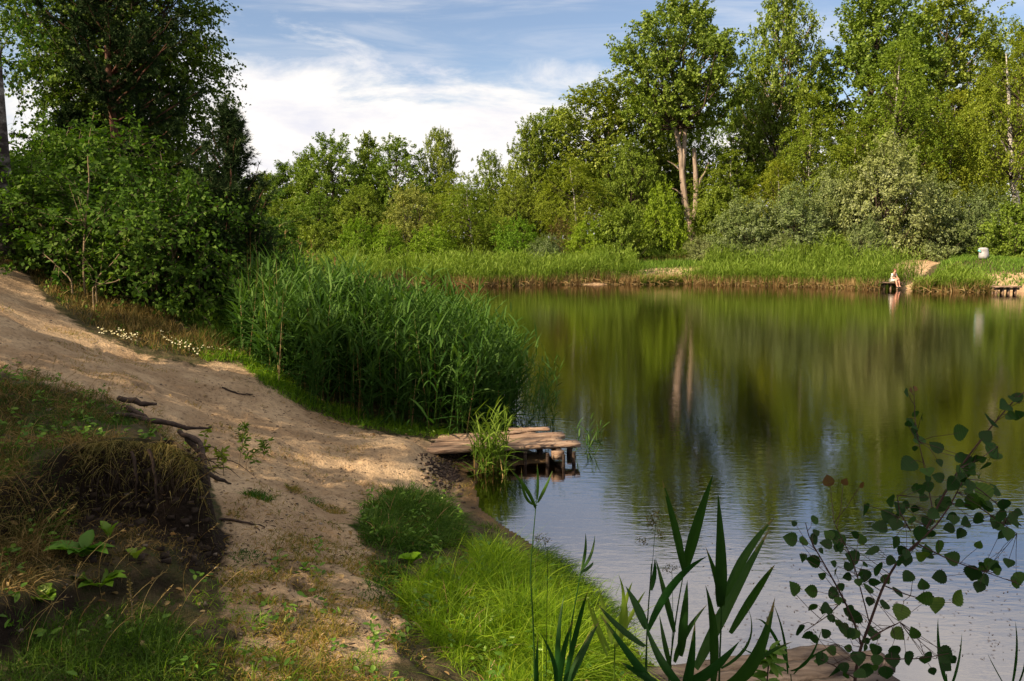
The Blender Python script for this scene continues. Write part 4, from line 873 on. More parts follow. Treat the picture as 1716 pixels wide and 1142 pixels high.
for poly, dn, bx in ((BRIGHT, 40, (-1.2, 1.3, 2.2, 6.2)), (TUS, 35, (-2, 0, 4.8, 7.6)), ([(0, 1020), (330, 960), (640, 900), (720, 1142), (720, 1300), (-100, 1300)], 28, (-4, .6, 2, 5.2)), (MT, 40, (-6, -1.6, 2.4, 7.2)), (ED, 120, (-5, -.4, 9, 12.5)), (SL, 25, (-14, -2.5, 8.5, 15))):
    c_ = zone(poly, dn, bx, False); k_ = 7; b = np.repeat(c_, k_, 0); b[:, 2] += rng.uniform(.02, .2, len(b)) * (.4 if poly not in (BRIGHT, TUS) else 1); b[:, :2] += rng.normal(0, .02, (len(b), 2)); a = rng.random(len(b)) * 6.28
    leaves(mb, b, rng.normal(0, .4, b.shape) + [0, -.2, 1], np.column_stack([np.cos(a), np.sin(a), rng.uniform(-.2, .6, len(b))]), rng.uniform(.02, .055, len(b)), rng.uniform(.012, .026, len(b)), rng.random(len(b)), .12, True)
tag(mb.build('weeds', G['dock']), 'small broad leaved weeds growing through the grass', 'weeds', kind='stuff')
# scattered tufts on the sand
for k, (px, py, rr_, n, h_, lab) in enumerate([(432, 834, .10, 420, .11, 'small green grass tuft on the shaded sand left of the tussock'), (492, 822, .07, 220, .09, 'tiny grass tuft at the edge of the sunlit sand'), (527, 842, .09, 260, .06, 'low grass streak on the sand beside the tussock'),
      (396, 862, .06, 120, .07, 'little grass tuft by the bare root on the sand'), (448, 645, .12, 160, .1, 'small leafy tuft on the sand below the reeds'), (556, 858, .12, 380, .07, 'flat grass patch just left of the dark tussock'), (415, 935, .1, 300, .06, 'yellow green grass patch near the ledge')]):
    c = hit(px, py); o = thing('grass_tuft', lab, 'grass tuft', c, 'grass tufts on the sand'); a = rng.random(n) * 6.28; r_ = rr_ * np.sqrt(rng.random(n)); x = c[0] + np.cos(a) * r_; y = c[1] + np.sin(a) * r_ * 1.2
    mb = MB(); b = np.column_stack([x, y, H(x, y) - .01]) - c; blades(mb, b, unit(rng.normal(0, .45, b.shape) + np.array([0, 0, 1])), h_ * rng.uniform(.5, 1.2, n), .005, .5, 3); mb.build('blades', G['dgrass'] if k % 2 == 0 else G['turf'], o)
# long seed-headed stalks on the bank
mb = MB(); ptx = [(rng.uniform(0, 350), rng.uniform(640, 1120)) for _ in range(64)]
for px, py in ptx:
    c = hit(px, py)
    if c[1] > 6.5: continue
    d = unit(np.array([rng.normal(.15, .25), rng.normal(0, .2), 1.0])); L = rng.uniform(.18, .42); t = np.linspace(0, 1, 7)[:, None]; ln = c + d * L * t + np.array([.25 * L, 0, -.2 * L]) * t ** 2
    mb.tube(ln, .0012, 3, rng.random(), False); hb = ln[-1] + (ln[-1] - ln[-2]) * np.linspace(-.6, .7, 12)[:, None]; blades(mb, hb, unit(rng.normal(0, .35, hb.shape) + unit(ln[-1] - ln[-2])), .02, .004, .1, 1, rnd=np.full(12, .6))
tag(mb.build('grass_stalks', G['straw']), 'long straw coloured grass stalks with seed heads on the bank', 'grass', kind='stuff')
# daisies
mb = MB()
for px0, px1, py0, py1, n in ((165, 232, 562, 578, 60), (268, 335, 572, 600, 55), (300, 420, 590, 600, 14)):
    for _ in range(n):
        px = rng.uniform(px0, px1); py = py0 + (px - px0) / (px1 - px0) * (py1 - py0) + rng.normal(0, 3); c = hit(px, py); c = c + [0, 0, rng.uniform(.06, .13)]
        a = np.arange(8) * math.pi / 4; rd = rng.uniform(.006, .014); nrm = unit(rng.normal(0, .35, 3) + np.array([0, -.5, 1])); u = unit(np.cross(nrm, [1, 0, 0])); v = np.cross(nrm, u)
        mb.add([c + rd * (math.cos(k) * u + math.sin(k) * v) for k in a], np.arange(8)[None], rng.random())
tag(mb.build('daisies', G['petal']), 'small white flowers scattered at the grass edge of the sand path', 'flowers', kind='stuff')
# litter on the ground: twigs, crumbs of soil
mb = MB(); pts = []
for _ in range(1500):
    px = rng.uniform(330, 830); py = rng.uniform(600, 1100)
    pts.append((px, py))
for px, py in pts:
    c = hit(px, py)
    if c[2] < .03 or c[1] > 12: continue
    a = rng.random() * 6.28; L = rng.uniform(.01, .045); d = np.array([math.cos(a), math.sin(a), rng.normal(0, .1)]); mb.tube([c - d * L / 2 + [0, 0, .004], c + [0, 0, .007], c + d * L / 2 + [0, 0, .004]], rng.uniform(.0015, .004), 4, rng.random())
for _ in range(700):
    px = rng.normal(755, 22); py = rng.normal(782, 22); c = hit(px, py)
    if c[2] < .02: continue
    s_ = rng.uniform(.006, .02); mb.box(c + [0, 0, s_ * .4], (s_, 0, 0), (0, s_ * .8, 0), (0, 0, s_ * .5), None, s_ * .35)
tag(mb.build('soil_litter', BK['root']), 'twigs and crumbs of dark soil strewn over the sand', 'litter', kind='stuff')

# ------------------------------------------------------------------ roots and sticks
def pixtube(name, label, cat, pts, rad, group=None, mat=None, part_extra=None, segs=7):
    pp = np.array([P(px, py, d) if d else hit(px, py) + np.array([0, 0, .008]) for px, py, d in pts]); s = np.r_[0, np.cumsum(np.linalg.norm(np.diff(pp, axis=0), axis=1))]
    n = max(8, int(s[-1] / .035)); q = np.linspace(0, s[-1], n); ln = np.stack([np.interp(q, s, pp[:, i]) for i in range(3)], 1)
    for _ in range(2): ln[1:-1] = (ln[:-2] + 2 * ln[1:-1] + ln[2:]) / 4
    ln = ln + rng.normal(0, .004, ln.shape); rd = np.interp(q, s, np.asarray(rad, float)) * rng.uniform(.8, 1.2, n)
    c = ln[0].copy(); mb = MB(); mb.tube(ln - c, rd, segs); o = mb.build(name, mat or BK['root'], None, True, tuple(c)); return tag(o, label, cat, group)
RG = 'bare roots sticking out of the sod bank'
pixtube('exposed_root', 'thick broken root poking out highest over the sand path', 'root', [(195, 668, 5.6), (215, 670, 5.6), (229, 675, 5.6), (242, 679, 5.58), (261, 677, 5.55)], [.016, .02, .022, .018, .010], RG)
pixtube('exposed_root', 'short root crossing below the broken one', 'root', [(212, 680, 5.55), (226, 690, 5.5), (242, 698, 5.45), (251, 711, 5.4)], [.02, .022, .018, .012], RG)
pixtube('exposed_root', 'long root running along the top edge toward the little plant', 'root', [(176, 694, 5.4), (216, 696, 5.4), (255, 705, 5.35), (287, 710, 5.3), (308, 718, 5.25), (355, 717, 5.4)], [.012, .017, .02, .018, .014, .005], RG)
pixtube('exposed_root', 'inner root of the loop at the corner of the bank', 'root', [(300, 722, 5.2), (312, 733, 5.15), (324, 745, 5.1), (336, 762, 5.05)], [.018, .02, .017, .01], RG)
pixtube('exposed_root', 'root looping round the corner and dropping down the dark face', 'root', [(308, 728, 5.15), (322, 736, 5.1), (333, 736, 5.05), (339, 752, 5.0), (342, 779, 4.9), (352, 818, 4.8)], [.016, .02, .02, .017, .016, .01], RG)
pixtube('exposed_root', 'root lying out over the shaded sand from the dark face', 'root', [(343, 790, 4.85), (357, 798, 4.9), (370, 804, 5.0), (388, 812, 5.1)], [.014, .015, .012, .006], RG)
for k, (a, b_e) in enumerate([((282, 740, 4.62), (300, 830, 4.6)), ((250, 752, 4.5), (262, 860, 4.5)), ((322, 765, 4.66), (332, 850, 4.66)), ((220, 756, 4.5), (228, 835, 4.5))]):
    m_ = ((a[0] + b_e[0]) / 2 + 6, (a[1] + b_e[1]) / 2, a[2] - .04)
    pixtube('exposed_root', ['thin root hanging in the dark hollow near the corner', 'thin root hanging in the middle of the dark hollow', 'thin root closest to the corner of the dark face', 'thin root at the left of the dark hollow'][k], 'root', [a, m_, b_e], [.009, .008, .004], RG)
pixtube('stick', 'dark curved stick lying on the sand path under the reeds edge', 'stick', [(371, 651, None), (385, 657, None), (400, 661, None), (424, 663, None)], [.012, .014, .012, .006], 'sticks on the sand')
pixtube('stick', 'thin stick lying on the shaded sand beside the ledge', 'stick', [(366, 871, None), (400, 877, None), (422, 880, None), (445, 885, None)], [.008, .009, .007, .004], 'sticks on the sand')
pixtube('stick', 'rusty fallen branch in the dry grass slope', 'stick', [(172, 508, None), (190, 522, None), (205, 532, None), (218, 545, None)], [.03, .035, .03, .02], 'sticks on the sand')

# ------------------------------------------------------------------ small plants on sand and bank
def rosette(label, px, py, n, L, W, mat, name='dock_plant', up=.9, d=None, zoff=0, rn=None):
    c = hit(px, py) if d is None else P(px, py, d); o = thing(name, label, 'plant', c, 'broad leaved plants on the bank'); mb = MB(); r = np.random.default_rng(int(px))
    for k in range(n):
        a = k * 6.283 / n + r.normal(0, .3); d0 = unit(np.array([math.cos(a), math.sin(a) * .7 - .2, up + r.normal(0, .15)])); l = L * r.uniform(.7, 1.15); t = np.linspace(0, 1, 9)
        cl = d0 * (l * t[:, None]); cl[:, 2] -= l * .38 * t ** 2; w_ = W * np.interp(t, [0, .15, .3, .55, .8, 1], [.08, .15, .75, 1, .75, .02]) * .5 * (1 + .12 * np.sin(t * 40))
        sd_ = unit(np.cross(d0, [0, 0, 1])); upv = np.cross(sd_, d0); rip = upv * (.06 * W * np.sin(t * 22)[:, None])
        lft = cl - sd_ * w_[:, None] + upv * (w_[:, None] * .45) + rip; rgt = cl + sd_ * w_[:, None] + upv * (w_[:, None] * .45) - rip
        v = np.stack([lft, cl, rgt], 1).reshape(-1, 3); f = [[3 * i + j, 3 * i + j + 1, 3 * i + j + 4, 3 * i + j + 3] for i in range(8) for j in (0, 1)]
        mb.add(v, np.array(f), r.uniform(.2, .9) if rn is None else rn)
    mb.build('leaves', mat, o); return o
rosette('large lobed leaf plant hanging on the dark bank face', 140, 935, 11, .24, .075, G['dock'])
rosette('second lobed leaf plant lower on the dark bank face', 168, 985, 8, .22, .07, G['dock'], rn=.3)
rosette('rounded leaf plant in the lower left corner', 70, 1010, 10, .13, .085, G['dock'], up=1.1, rn=.85)
rosette('upright pair of bright leaves on the bank', 183, 905, 3, .17, .06, G['dock'], up=2.6, rn=.95)
rosette('single bright oval leaf near the ledge', 228, 940, 2, .14, .085, G['dock'], up=1.9, rn=1)
rosette('broad pale leaf plant at the left side of the bright grass clump', 690, 945, 5, .16, .10, G['grass'], up=1.4)
rosette('broad pale leaf plant low in the bright grass clump', 840, 1080, 5, .15, .09, G['grass'], up=2.2)
c = sapling([(400, 778), (404, 755), (408, 735), (410, 712)], 6.75, 'small leafy seedling standing on the sand ridge by the roots', 71, 100, .006, .055, .018, 'shade', 7, .22, 'seedling', 'seedlings on the sand', 'seedling')
sapling([(412, 776), (425, 762), (440, 750), (452, 738)], 6.75, 'seedling shoot leaning right on the sand ridge', 72, 60, .005, .05, .017, 'shade', 5, .16, 'seedling', 'seedlings on the sand', 'seedling')
sapling([(374, 772), (366, 762), (360, 752)], 6.2, 'short pale green seedling left of the leafy one', 73, 40, .005, .06, .025, 'birch', 4, .12, 'seedling', 'seedlings on the sand', 'seedling')
sapling([(342, 730), (345, 722), (350, 716)], 5.6, 'tiny pale seedling at the corner of the roots', 74, 28, .004, .05, .022, 'birch', 4, .1, 'seedling', 'seedlings on the sand', 'seedling')
c = hit(222, 1062); o = thing('seed_stalk', 'upright stalk crowded with small pale seed pods on the ledge', 'plant', c); mb = MB(); mb.tube([(0, 0, 0), (.004, 0, .14), (0, 0, .27)], [.004, .003, .0015], 5); mb.build('stem', BK['sapling'], o, True)
mb = MB(); n = 170; t = rng.uniform(.05, 1, n); a = rng.random(n) * 6.28; p = np.column_stack([np.cos(a) * .022 * (1.1 - t), np.sin(a) * .022 * (1.1 - t), t * .27]); leaves(mb, p, rng.normal(0, 1, p.shape), rng.normal(0, 1, p.shape) + [0, 0, .5], .012, .009, rng.random(n)); mb.build('pods', G['dry'], o)

# ------------------------------------------------------------------ jetties
def board(a0, a1, wv, thick, mat, parent, org, name='plank', rough=.006, nseg=16, split=0):
    """plank from a0 to a1 (top centre line), half width vector wv"""
    a0 = np.asarray(a0, float) - org; a1 = np.asarray(a1, float) - org; wv = np.asarray(wv, float); t = np.linspace(0, 1, nseg); v = []
    for k in t:
        c = a0 + (a1 - a0) * k; e1 = 1 + rng.normal(0, .012); e2 = 1 + rng.normal(0, .012); zj = rng.normal(0, rough * .4)
        v += [c - wv * e1 + [0, 0, zj - .004], c - wv * e1 * .5 + [0, 0, zj + rng.normal(0, rough * .3)], c + [0, 0, zj], c + wv * e2 * .5 + [0, 0, zj + rng.normal(0, rough * .3)], c + wv * e2 + [0, 0, zj - .004], c + wv * e2 * .98 + [0, 0, -thick], c - wv * e1 * .98 + [0, 0, -thick]]
    v = np.array(v); k = 7; f = [[i * k + j, i * k + (j + 1) % k, (i + 1) * k + (j + 1) % k, (i + 1) * k + j] for i in range(nseg - 1) for j in range(k)]
    mb = MB(); mb.add(v, np.array(f)[:, ::-1]); mb.add(np.zeros((0, 3)), []) if 0 else None
    mb.f.setdefault(7, []).append(np.array([np.arange(7), (nseg - 1) * k + np.arange(7)[::-1]])); mb.r.setdefault(7, []).append(np.array([.5, .5]))
    pl_ = mb.build(name, mat, parent)
    if nseg >= 16:
        for k_ in (.06, .5, .93, .96):
            nb_ = MB(); c = a0 + (a1 - a0) * k_ + wv * rng.uniform(-.6, .6) + [0, 0, .001]; nb_.tube([c, c + [0, 0, .006]], .006, 6); nb_.build('nail', BK['root'], pl_)
    return pl_
org = Pz(850, 760, 0.25); org[2] = 0
j = thing('jetty', 'small weathered plank jetty running from the sand into the water', 'jetty', org)
fl, fr = Pz(690, 757, .20), Pz(973, 743, .21); ax = unit(fr - fl); wv = np.array([-ax[1], ax[0], 0])
for k, (l0, l1, yo, hw, th, zo) in enumerate([(0, 0, .10, .105, .048, 0), (.1, -.17, .325, .10, .05, .0), (.15, -.08, .545, .10, .05, .004), (.35, -.42, .72, .08, .04, .010)]):
    board(fl + ax * l0 + wv * yo + [0, 0, zo], fr + ax * l1 + wv * yo + [0, 0, zo + rng.normal(0, .004)], wv * hw, th, wood, j, org)
board(fr - ax * .75 + wv * .86 + [0, 0, .03], fr - ax * .24 + wv * .70 + [0, 0, .055], wv * .07, .03, wood, j, org)
board(fr - ax * .9 + wv * .60 + [0, 0, .035], fr - ax * .30 + wv * .80 + [0, 0, .03], wv * .05, .025, wood, j, org)
for px, py, zt_, rd in [(962, 760, .15, .022), (945, 764, .15, .018), (918, 762, .15, .022), (905, 745, .15, .04), (955, 742, .15, .035), (800, 772, .13, .04), (880, 760, .15, .022), (860, 756, .15, .03)]:
    c = Pz(px, py, .14); mb = MB(); mb.tube(np.array([(c[0] + .02, c[1] + .03, -.7), (c[0], c[1] + .02, 0), (c[0], c[1] + .02, zt_)]) - org, [rd, rd * 1.1, rd], 7); mb.build('post', wood_dark, j, True)
c = Pz(935, 764, .13) + [0, .03, 0]; mb = MB(); mb.box(c - org, ax * .07, wv * .05, np.array([0, 0, .045]), None, .004); mb.build('block', wood, j)
mb = MB(); c = (fl + fr) / 2 + wv * .4; mb.box(fr - ax * .28 + wv * .38 - [0, 0, .09] - org, ax * .035, wv * .4, np.array([0, 0, .035])); mb.build('crossbeam', wood_dark, j)
mb = MB(); mb.box(fl + ax * .8 + wv * .38 - [0, 0, .09] - org, ax * .035, wv * .36, np.array([0, 0, .035])); mb.build('crossbeam', wood_dark, j)
# foreground planks
org = Pz(1200, 1120, .1); org[2] = 0
j = thing('plank_footing', 'grey weathered planks lying at the water edge in the foreground', 'planks', org)
A0, A1 = Pz(930, 1150, .10), Pz(1412, 1084, .10); ax = unit(A1 - A0); wv = np.array([-ax[1], ax[0], 0])
board(A0, A1, wv * .065, .06, wood_grey, j, org, rough=.012, nseg=30)
board(A0 + ax * .5 - wv * .19 + [0, 0, .01], A1 + ax * .16 - wv * .19 + [0, 0, .015], wv * .09, .06, wood_grey, j, org, rough=.012, nseg=30)
board(A0 + ax * .3 - wv * .40, A1 + ax * .05 - wv * .39, wv * .1, .06, wood_grey, j, org, rough=.012, nseg=30)
for t_ in (.35, .97):
    mb = MB(); c = A0 + (A1 - A0) * t_ - wv * .2 - [0, 0, .1]; mb.tube(np.array([c - wv * .35, c + wv * .25]) - org, .04, 8); mb.build('bearer', wood_dark, j, True)
# far landings
def far_jetty(px0, px1, py, d, label, wid):
    a = P(px0, py, d); b = P(px1, py, d); a[2] = b[2] = (a[2] + b[2]) / 2; org = (a + b) / 2; org[2] = 0; j = thing('jetty', label, 'jetty', org); wv = np.array([0, .13, 0])
    for k in range(wid): board(a + [0, k * .28, 0], b + [rng.normal(0, .1), k * .28, rng.normal(0, .01)], wv, .09, wood, j, org, nseg=8)
    n = 4
    for k in range(n):
        c = a + (b - a) * (k + .3) / n; mb = MB(); mb.tube(np.array([(c[0], c[1] + .1, -.5), (c[0] + rng.normal(0, .04), c[1] + .1, c[2] - .05)]) - org, .07, 7); mb.build('post', wood, j, True)
        mb = MB(); mb.tube(np.array([(c[0] + .3, c[1] + .7, -.5), (c[0] + .3, c[1] + .7, c[2] - .05)]) - org, .07, 7); mb.build('post', wood_dark, j, True)
    mb = MB(); mb.box((a + b) / 2 + [0, .1, -.17] - org, (b - a) * .47, (0, .06, 0), (0, 0, .06)); mb.build('crossbeam', wood_dark, j); return a, b
fa, fb = far_jetty(1471, 1512, 473, 55.0, 'dark fishing stage on the far shore with a person seated on it', 5)
far_jetty(1667, 1711, 480, 50.0, 'low dark wooden stage alone at the right edge of the far shore', 5)

# ------------------------------------------------------------------ the person on the far stage
def pmat(name, c, rough=.6):
    m, t = new_mat(name); n = t.nodes; b = n.new('ShaderNodeBsdfPrincipled'); tcn = n.new('ShaderNodeTexCoord'); nz = noise(t, tcn.outputs['Object'], 14, 4, .5)
    t.links.new(mixc(t, nz, tuple(q * .85 for q in c), tuple(min(1, q * 1.12) for q in c)), b.inputs['Base Color']); b.inputs['Roughness'].default_value = rough
    o = n.new('ShaderNodeOutputMaterial'); t.links.new(b.outputs[0], o.inputs[0]); return m
skin = pmat('skin', (.62, .30, .20), .5); shirt_m = pmat('pale_shirt', (.70, .62, .56)); shorts_m = pmat('light_shorts', (.60, .55, .50)); hair_m = pmat('hair', (.16, .06, .03)); shoe_m = pmat('shoe', (.05, .03, .03)); sack_m = pmat('sack_plastic', (.36, .34, .34), .35)
def skinned(name, verts, edges, rads, mat, parent, sub=2, root=0):
    me = bpy.data.meshes.new(name); me.from_pydata([tuple(v) for v in verts], edges, []); o = obj(name, me, parent); me.materials.append(mat)
    s = o.modifiers.new('skin', 'SKIN'); sk = me.skin_vertices[0].data if me.skin_vertices else None
    if sk is None:
        bpy.context.view_layer.objects.active = o; o.select_set(True)
        import bmesh
        bm = bmesh.new(); bm.from_mesh(me); lay = bm.verts.layers.skin.verify(); bm.to_mesh(me); bm.free(); sk = me.skin_vertices[0].data
    for v, r_ in zip(sk, rads): v.radius = (r_ if isinstance(r_, tuple) else (r_, r_))
    sk[root].use_root = True; s.use_smooth_shade = True
    u = o.modifiers.new('subdivision', 'SUBSURF'); u.levels = sub; u.render_levels = sub; return o
pc = P(1496, 473, 55.0); pc[1] += .12; pc[2] = fa[2]
o = thing('person', 'person in a pale shirt sitting on the far stage, bent forward over the knees', 'person', pc); o.rotation_euler.z = R(28)
# local: seated, facing -Y (the water); feet hang to the front
V_ = [(0, 0, .11), (0, -.02, .28), (0, -.07, .45), (0, -.13, .56), (0, -.17, .64), (0, -.20, .72), (0, -.21, .82),
      (.09, -.04, .10), (.13, -.42, .13), (.12, -.50, -.26), (.12, -.60, -.31),
      (-.09, -.04, .10), (-.13, -.42, .13), (-.12, -.50, -.26), (-.12, -.60, -.31),
      (.17, -.13, .54), (.24, -.20, .32), (.10, -.42, .24), (.04, -.49, .23),
      (-.17, -.13, .54), (-.24, -.20, .32), (-.10, -.42, .24), (-.04, -.49, .23)]
E_ = [(0, 1), (1, 2), (2, 3), (3, 4), (4, 5), (5, 6), (0, 7), (7, 8), (8, 9), (9, 10), (0, 11), (11, 12), (12, 13), (13, 14), (3, 15), (15, 16), (16, 17), (17, 18), (3, 19), (19, 20), (20, 21), (21, 22)]
R_ = [(.15, .11), (.13, .10), (.15, .10), (.12, .09), .05, (.075, .09), (.07, .085), .095, .075, .05, .038, .095, .075, .05, .038, .06, .045, .034, .026, .06, .045, .034, .026]
skinned('body', V_, E_, R_, skin, o)
skinned('shirt', [(0, .01, .14), (0, -.015, .28), (0, -.065, .45), (0, -.12, .55), (.17, -.125, .545), (.22, -.175, .40), (-.17, -.125, .545), (-.22, -.175, .40)], [(0, 1), (1, 2), (2, 3), (3, 4), (4, 5), (3, 6), (6, 7)], [(.165, .125), (.145, .115), (.165, .115), (.12, .10), .075, .062, .075, .062], shirt_m, o)
skinned('shorts', [(0, 0, .10), (.09, -.05, .10), (.13, -.36, .13), (-.09, -.05, .10), (-.13, -.36, .13)], [(0, 1), (1, 2), (0, 3), (3, 4)], [(.165, .125), .11, .092, .11, .092], shorts_m, o)
mb = MB(); u_, v_ = np.meshgrid(np.linspace(0, math.pi, 9), np.linspace(0, 2 * math.pi, 13)); 
hv = np.stack([.088 * np.sin(u_) * np.cos(v_), -.185 + .10 * np.sin(u_) * np.sin(v_), .81 + .105 * np.cos(u_)], -1)
hv[..., 2] = np.maximum(hv[..., 2], .74 + np.where(hv[..., 1] < -.22, .06, 0)); gi = np.arange(12)[:, None] * 9 + np.arange(8)[None]; gi = gi.ravel()
mb.add(hv.reshape(-1, 3), np.stack([gi, gi + 1, gi + 10, gi + 9], 1)); mb.build('hair', hair_m, o, True)
for s_ in (-1, 1):
    mb = MB(); mb.tube(np.array([(s_ * .12, -.48, -.30), (s_ * .12, -.58, -.325), (s_ * .12, -.67, -.335)]), [.05, .048, .03], 8); mb.build('shoe', shoe_m, o, True)
# finger rows: small tapered chains on each hand
for s_ in (-1, 1):
    mb = MB()
    for k in range(4):
        x0 = s_ * (.045 - .016 * k); mb.tube(np.array([(x0, -.50, .235), (x0 * .8, -.535, .225), (x0 * .5, -.55, .20), (x0 * .4, -.54, .18)]), [.010, .009, .008, .006], 5)
    mb.tube(np.array([(s_ * .05, -.47, .25), (s_ * .03, -.49, .27), (s_ * .01, -.51, .27)]), [.011, .010, .007], 5); mb.build('hand', skin, o, True)
# white sack on the far grass
c = P(1648, 434, 57)
c[2] = float(H(c[0], c[1])) - .02; o = thing('litter_sack', 'white plastic sack with a turquoise fold standing on the far grassy bank', 'sack', (c[0], c[1], c[2]))
c = P(1648, 434, 57); hh = .82; mb = MB(); a = np.arange(20) * math.pi / 10; rings = []
for k, (z, rd) in enumerate([(0, .20), (.06, .30), (.25, .33), (.5, .31), (.72, .29), (.84, .33), (.92, .27), (.97, .12)]):
    rr2 = rd * (1 + .07 * np.sin(a * 3 + z * 9) + .04 * np.sin(a * 7 + z * 20)); rings.append(np.stack([np.cos(a) * rr2 + (.06 if z > .8 else 0) * -1, np.sin(a) * rr2, np.full(20, z * hh) + .015 * np.sin(a * 5)], 1))
rings = np.array(rings); i = np.arange(7)[:, None] * 20; jx = np.arange(20)[None]; kx = (jx + 1) % 20; f = np.stack([i + jx, i + kx, i + 20 + kx, i + 20 + jx], -1).reshape(-1, 4); mb.add(rings.reshape(-1, 3), f); mb.add(rings[-1], np.arange(20)[None]); mb.build('bag', sack_m, o, True)
mb = MB(); mb.tube(np.array([(-.36, -.12, .80 * hh), (-.40, -.1, .72 * hh), (-.33, -.18, .6 * hh)]), [.05, .09, .04], 8); mb.build('fold', pmat('turquoise_plastic', (.15, .50, .48), .4), o, True)

# ------------------------------------------------------------------ foreground aspen sapling
D2 = 2.35
def Z8(x, y): return 1000 + x * .4572, 620 + y * .4572
o = thing('aspen_sapling', 'aspen sapling with round dark leaves leaning in from the lower right corner', 'sapling', Pz(1432, 1225, .15)); og = np.array(o.location)
BR = [([(940, 1330), (945, 1140), (960, 1040), (1000, 930), (1050, 790), (1110, 690), (1180, 630), (1245, 570), (1300, 490), (1345, 400)], [.0055, .0052, .005, .0045, .0042, .0038, .0032, .0027, .0022, .0015], 0),
      ([(970, 1010), (945, 930), (905, 840), (850, 740), (780, 620), (765, 560)], [.0035, .0032, .0028, .0022, .0016, .001], -.12),
      ([(985, 1000), (1040, 960), (1112, 925)], [.003, .0025, .0015], .05), ([(1110, 690), (1180, 640), (1260, 480), (1330, 360), (1420, 240), (1530, 110), (1620, 40)], [.004, .0038, .0034, .003, .0025, .002, .001], .12),
      ([(1300, 490), (1400, 500), (1480, 560), (1540, 600)], [.0022, .002, .0016, .001], .06), ([(1180, 640), (1300, 700), (1420, 740), (1560, 790)], [.0022, .0018, .0014, .0008], -.06),
      ([(1150, 590), (1110, 520), (1100, 460)], [.002, .0016, .001], -.05), ([(1050, 790), (1150, 830), (1260, 850)], [.0022, .0018, .0012], -.1), ([(905, 840), (850, 900), (760, 960)], [.002, .0016, .001], -.1),
      ([(1180, 262), (1166, 180), (1162, 60)], [.0012, .0012, .001], .1), ([(1240, 560), (1210, 400), (1180, 262)], [.0018, .0016, .0012], .08), ([(1330, 360), (1400, 330), (1470, 280)], [.002, .0016, .001], .12), ([(1345, 400), (1420, 450), (1475, 500), (1500, 560)], [.002, .0016, .0012, .001], .1), ([(1420, 740), (1450, 730), (1475, 700)], [.001, .0009, .0007], 0),
      ([(960, 1040), (1060, 1060), (1180, 1060), (1290, 1040)], [.0025, .002, .0016, .001], -.15), ([(945, 1130), (880, 1090), (820, 1060)], [.002, .0016, .001], -.1), ([(1000, 930), (940, 700), (900, 620), (870, 560)], [.002, .0018, .0012, .0008], -.16)]
LV = "1335,228,75 1240,285,62 1140,350,68 1445,190,80 1425,265,70 1330,325,55 1450,300,65 1420,355,65 1255,342,35 1250,395,45 1300,420,60 1345,370,50 1410,445,80 1490,495,55 1435,500,50 1465,565,75 1535,565,50 1545,525,35 1190,435,45 1210,400,35 1195,470,40 1075,480,60 980,515,70 800,550,42 723,563,25 708,620,55 756,625,45 850,605,50 970,620,50 890,645,38 755,685,35 868,710,35 822,665,25 1035,580,60 1095,570,60 1165,510,35 1235,530,50 1095,635,50 1190,680,50 1180,600,60 1250,650,70 1300,690,60 1380,745,75 1462,722,38 1320,830,65 1250,865,75 1200,835,65 1255,760,60 1195,785,55 1135,700,50 1140,760,50 1010,670,60 935,685,60 1030,725,65 980,750,55 920,720,40 825,755,35 720,800,60 785,810,50 870,820,50 790,872,50 832,880,48 920,885,40 900,945,55 740,955,55 838,965,48 795,985,35 1060,770,50 1105,815,50 1115,890,65 1050,860,50 990,800,50 1000,850,45 960,780,40 1105,970,60 1165,962,55 1090,1030,50 1025,1030,50 1140,1060,65 1200,1065,45 1280,1040,65 870,1100,90 820,1060,55 960,1060,60 920,1020,30 990,1100,60 1060,1110,60 1520,170,40 1160,205,45 1190,170,35 1170,245,30 850,405,55 910,410,35 970,420,30 1365,460,60 1400,550,45 1330,600,50 1290,580,50 1400,640,35 1530,770,30 1170,70,24 1150,75,22 1350,560,55 1300,540,45 1370,500,50 1215,600,40 1160,640,40 1080,700,45 1020,780,50"
stemb = MB(); allp = []
for pts, rad, dd in BR:
    n = len(pts); pp = np.array([P(*Z8(x, y), D2 + dd * (i / max(n - 1, 1)) + (.0 if i else 0)) for i, (x, y) in enumerate(pts)])
    s = np.linspace(0, n - 1, n * 5); ln = np.stack([np.interp(s, np.arange(n), pp[:, i]) for i in range(3)], 1)
    for _ in range(3): ln[1:-1] = (ln[:-2] + 2 * ln[1:-1] + ln[2:]) / 4
    stemb.tube(ln - og, np.interp(s, np.arange(n), rad), 6, cap=False); allp.append(ln)
allp = np.concatenate(allp); lfb = MB(); ra = np.random.default_rng(3)
prof = np.array([(0, 0), (.02, .2), (.12, .40), (.3, .50), (.5, .47), (.7, .33), (.86, .16), (1, 0)])
ro = np.random.default_rng(9)
for _ in range(150):
    a_ = allp[ro.integers(30, len(allp))]; qx, qy = proj(a_[0], a_[1], a_[2]); LV += ' %.0f,%.0f,%.0f' % ((qx - 1000) / .4572 + ro.normal(0, 26), (qy - 620) / .4572 + ro.normal(8, 26), ro.uniform(24, 58))
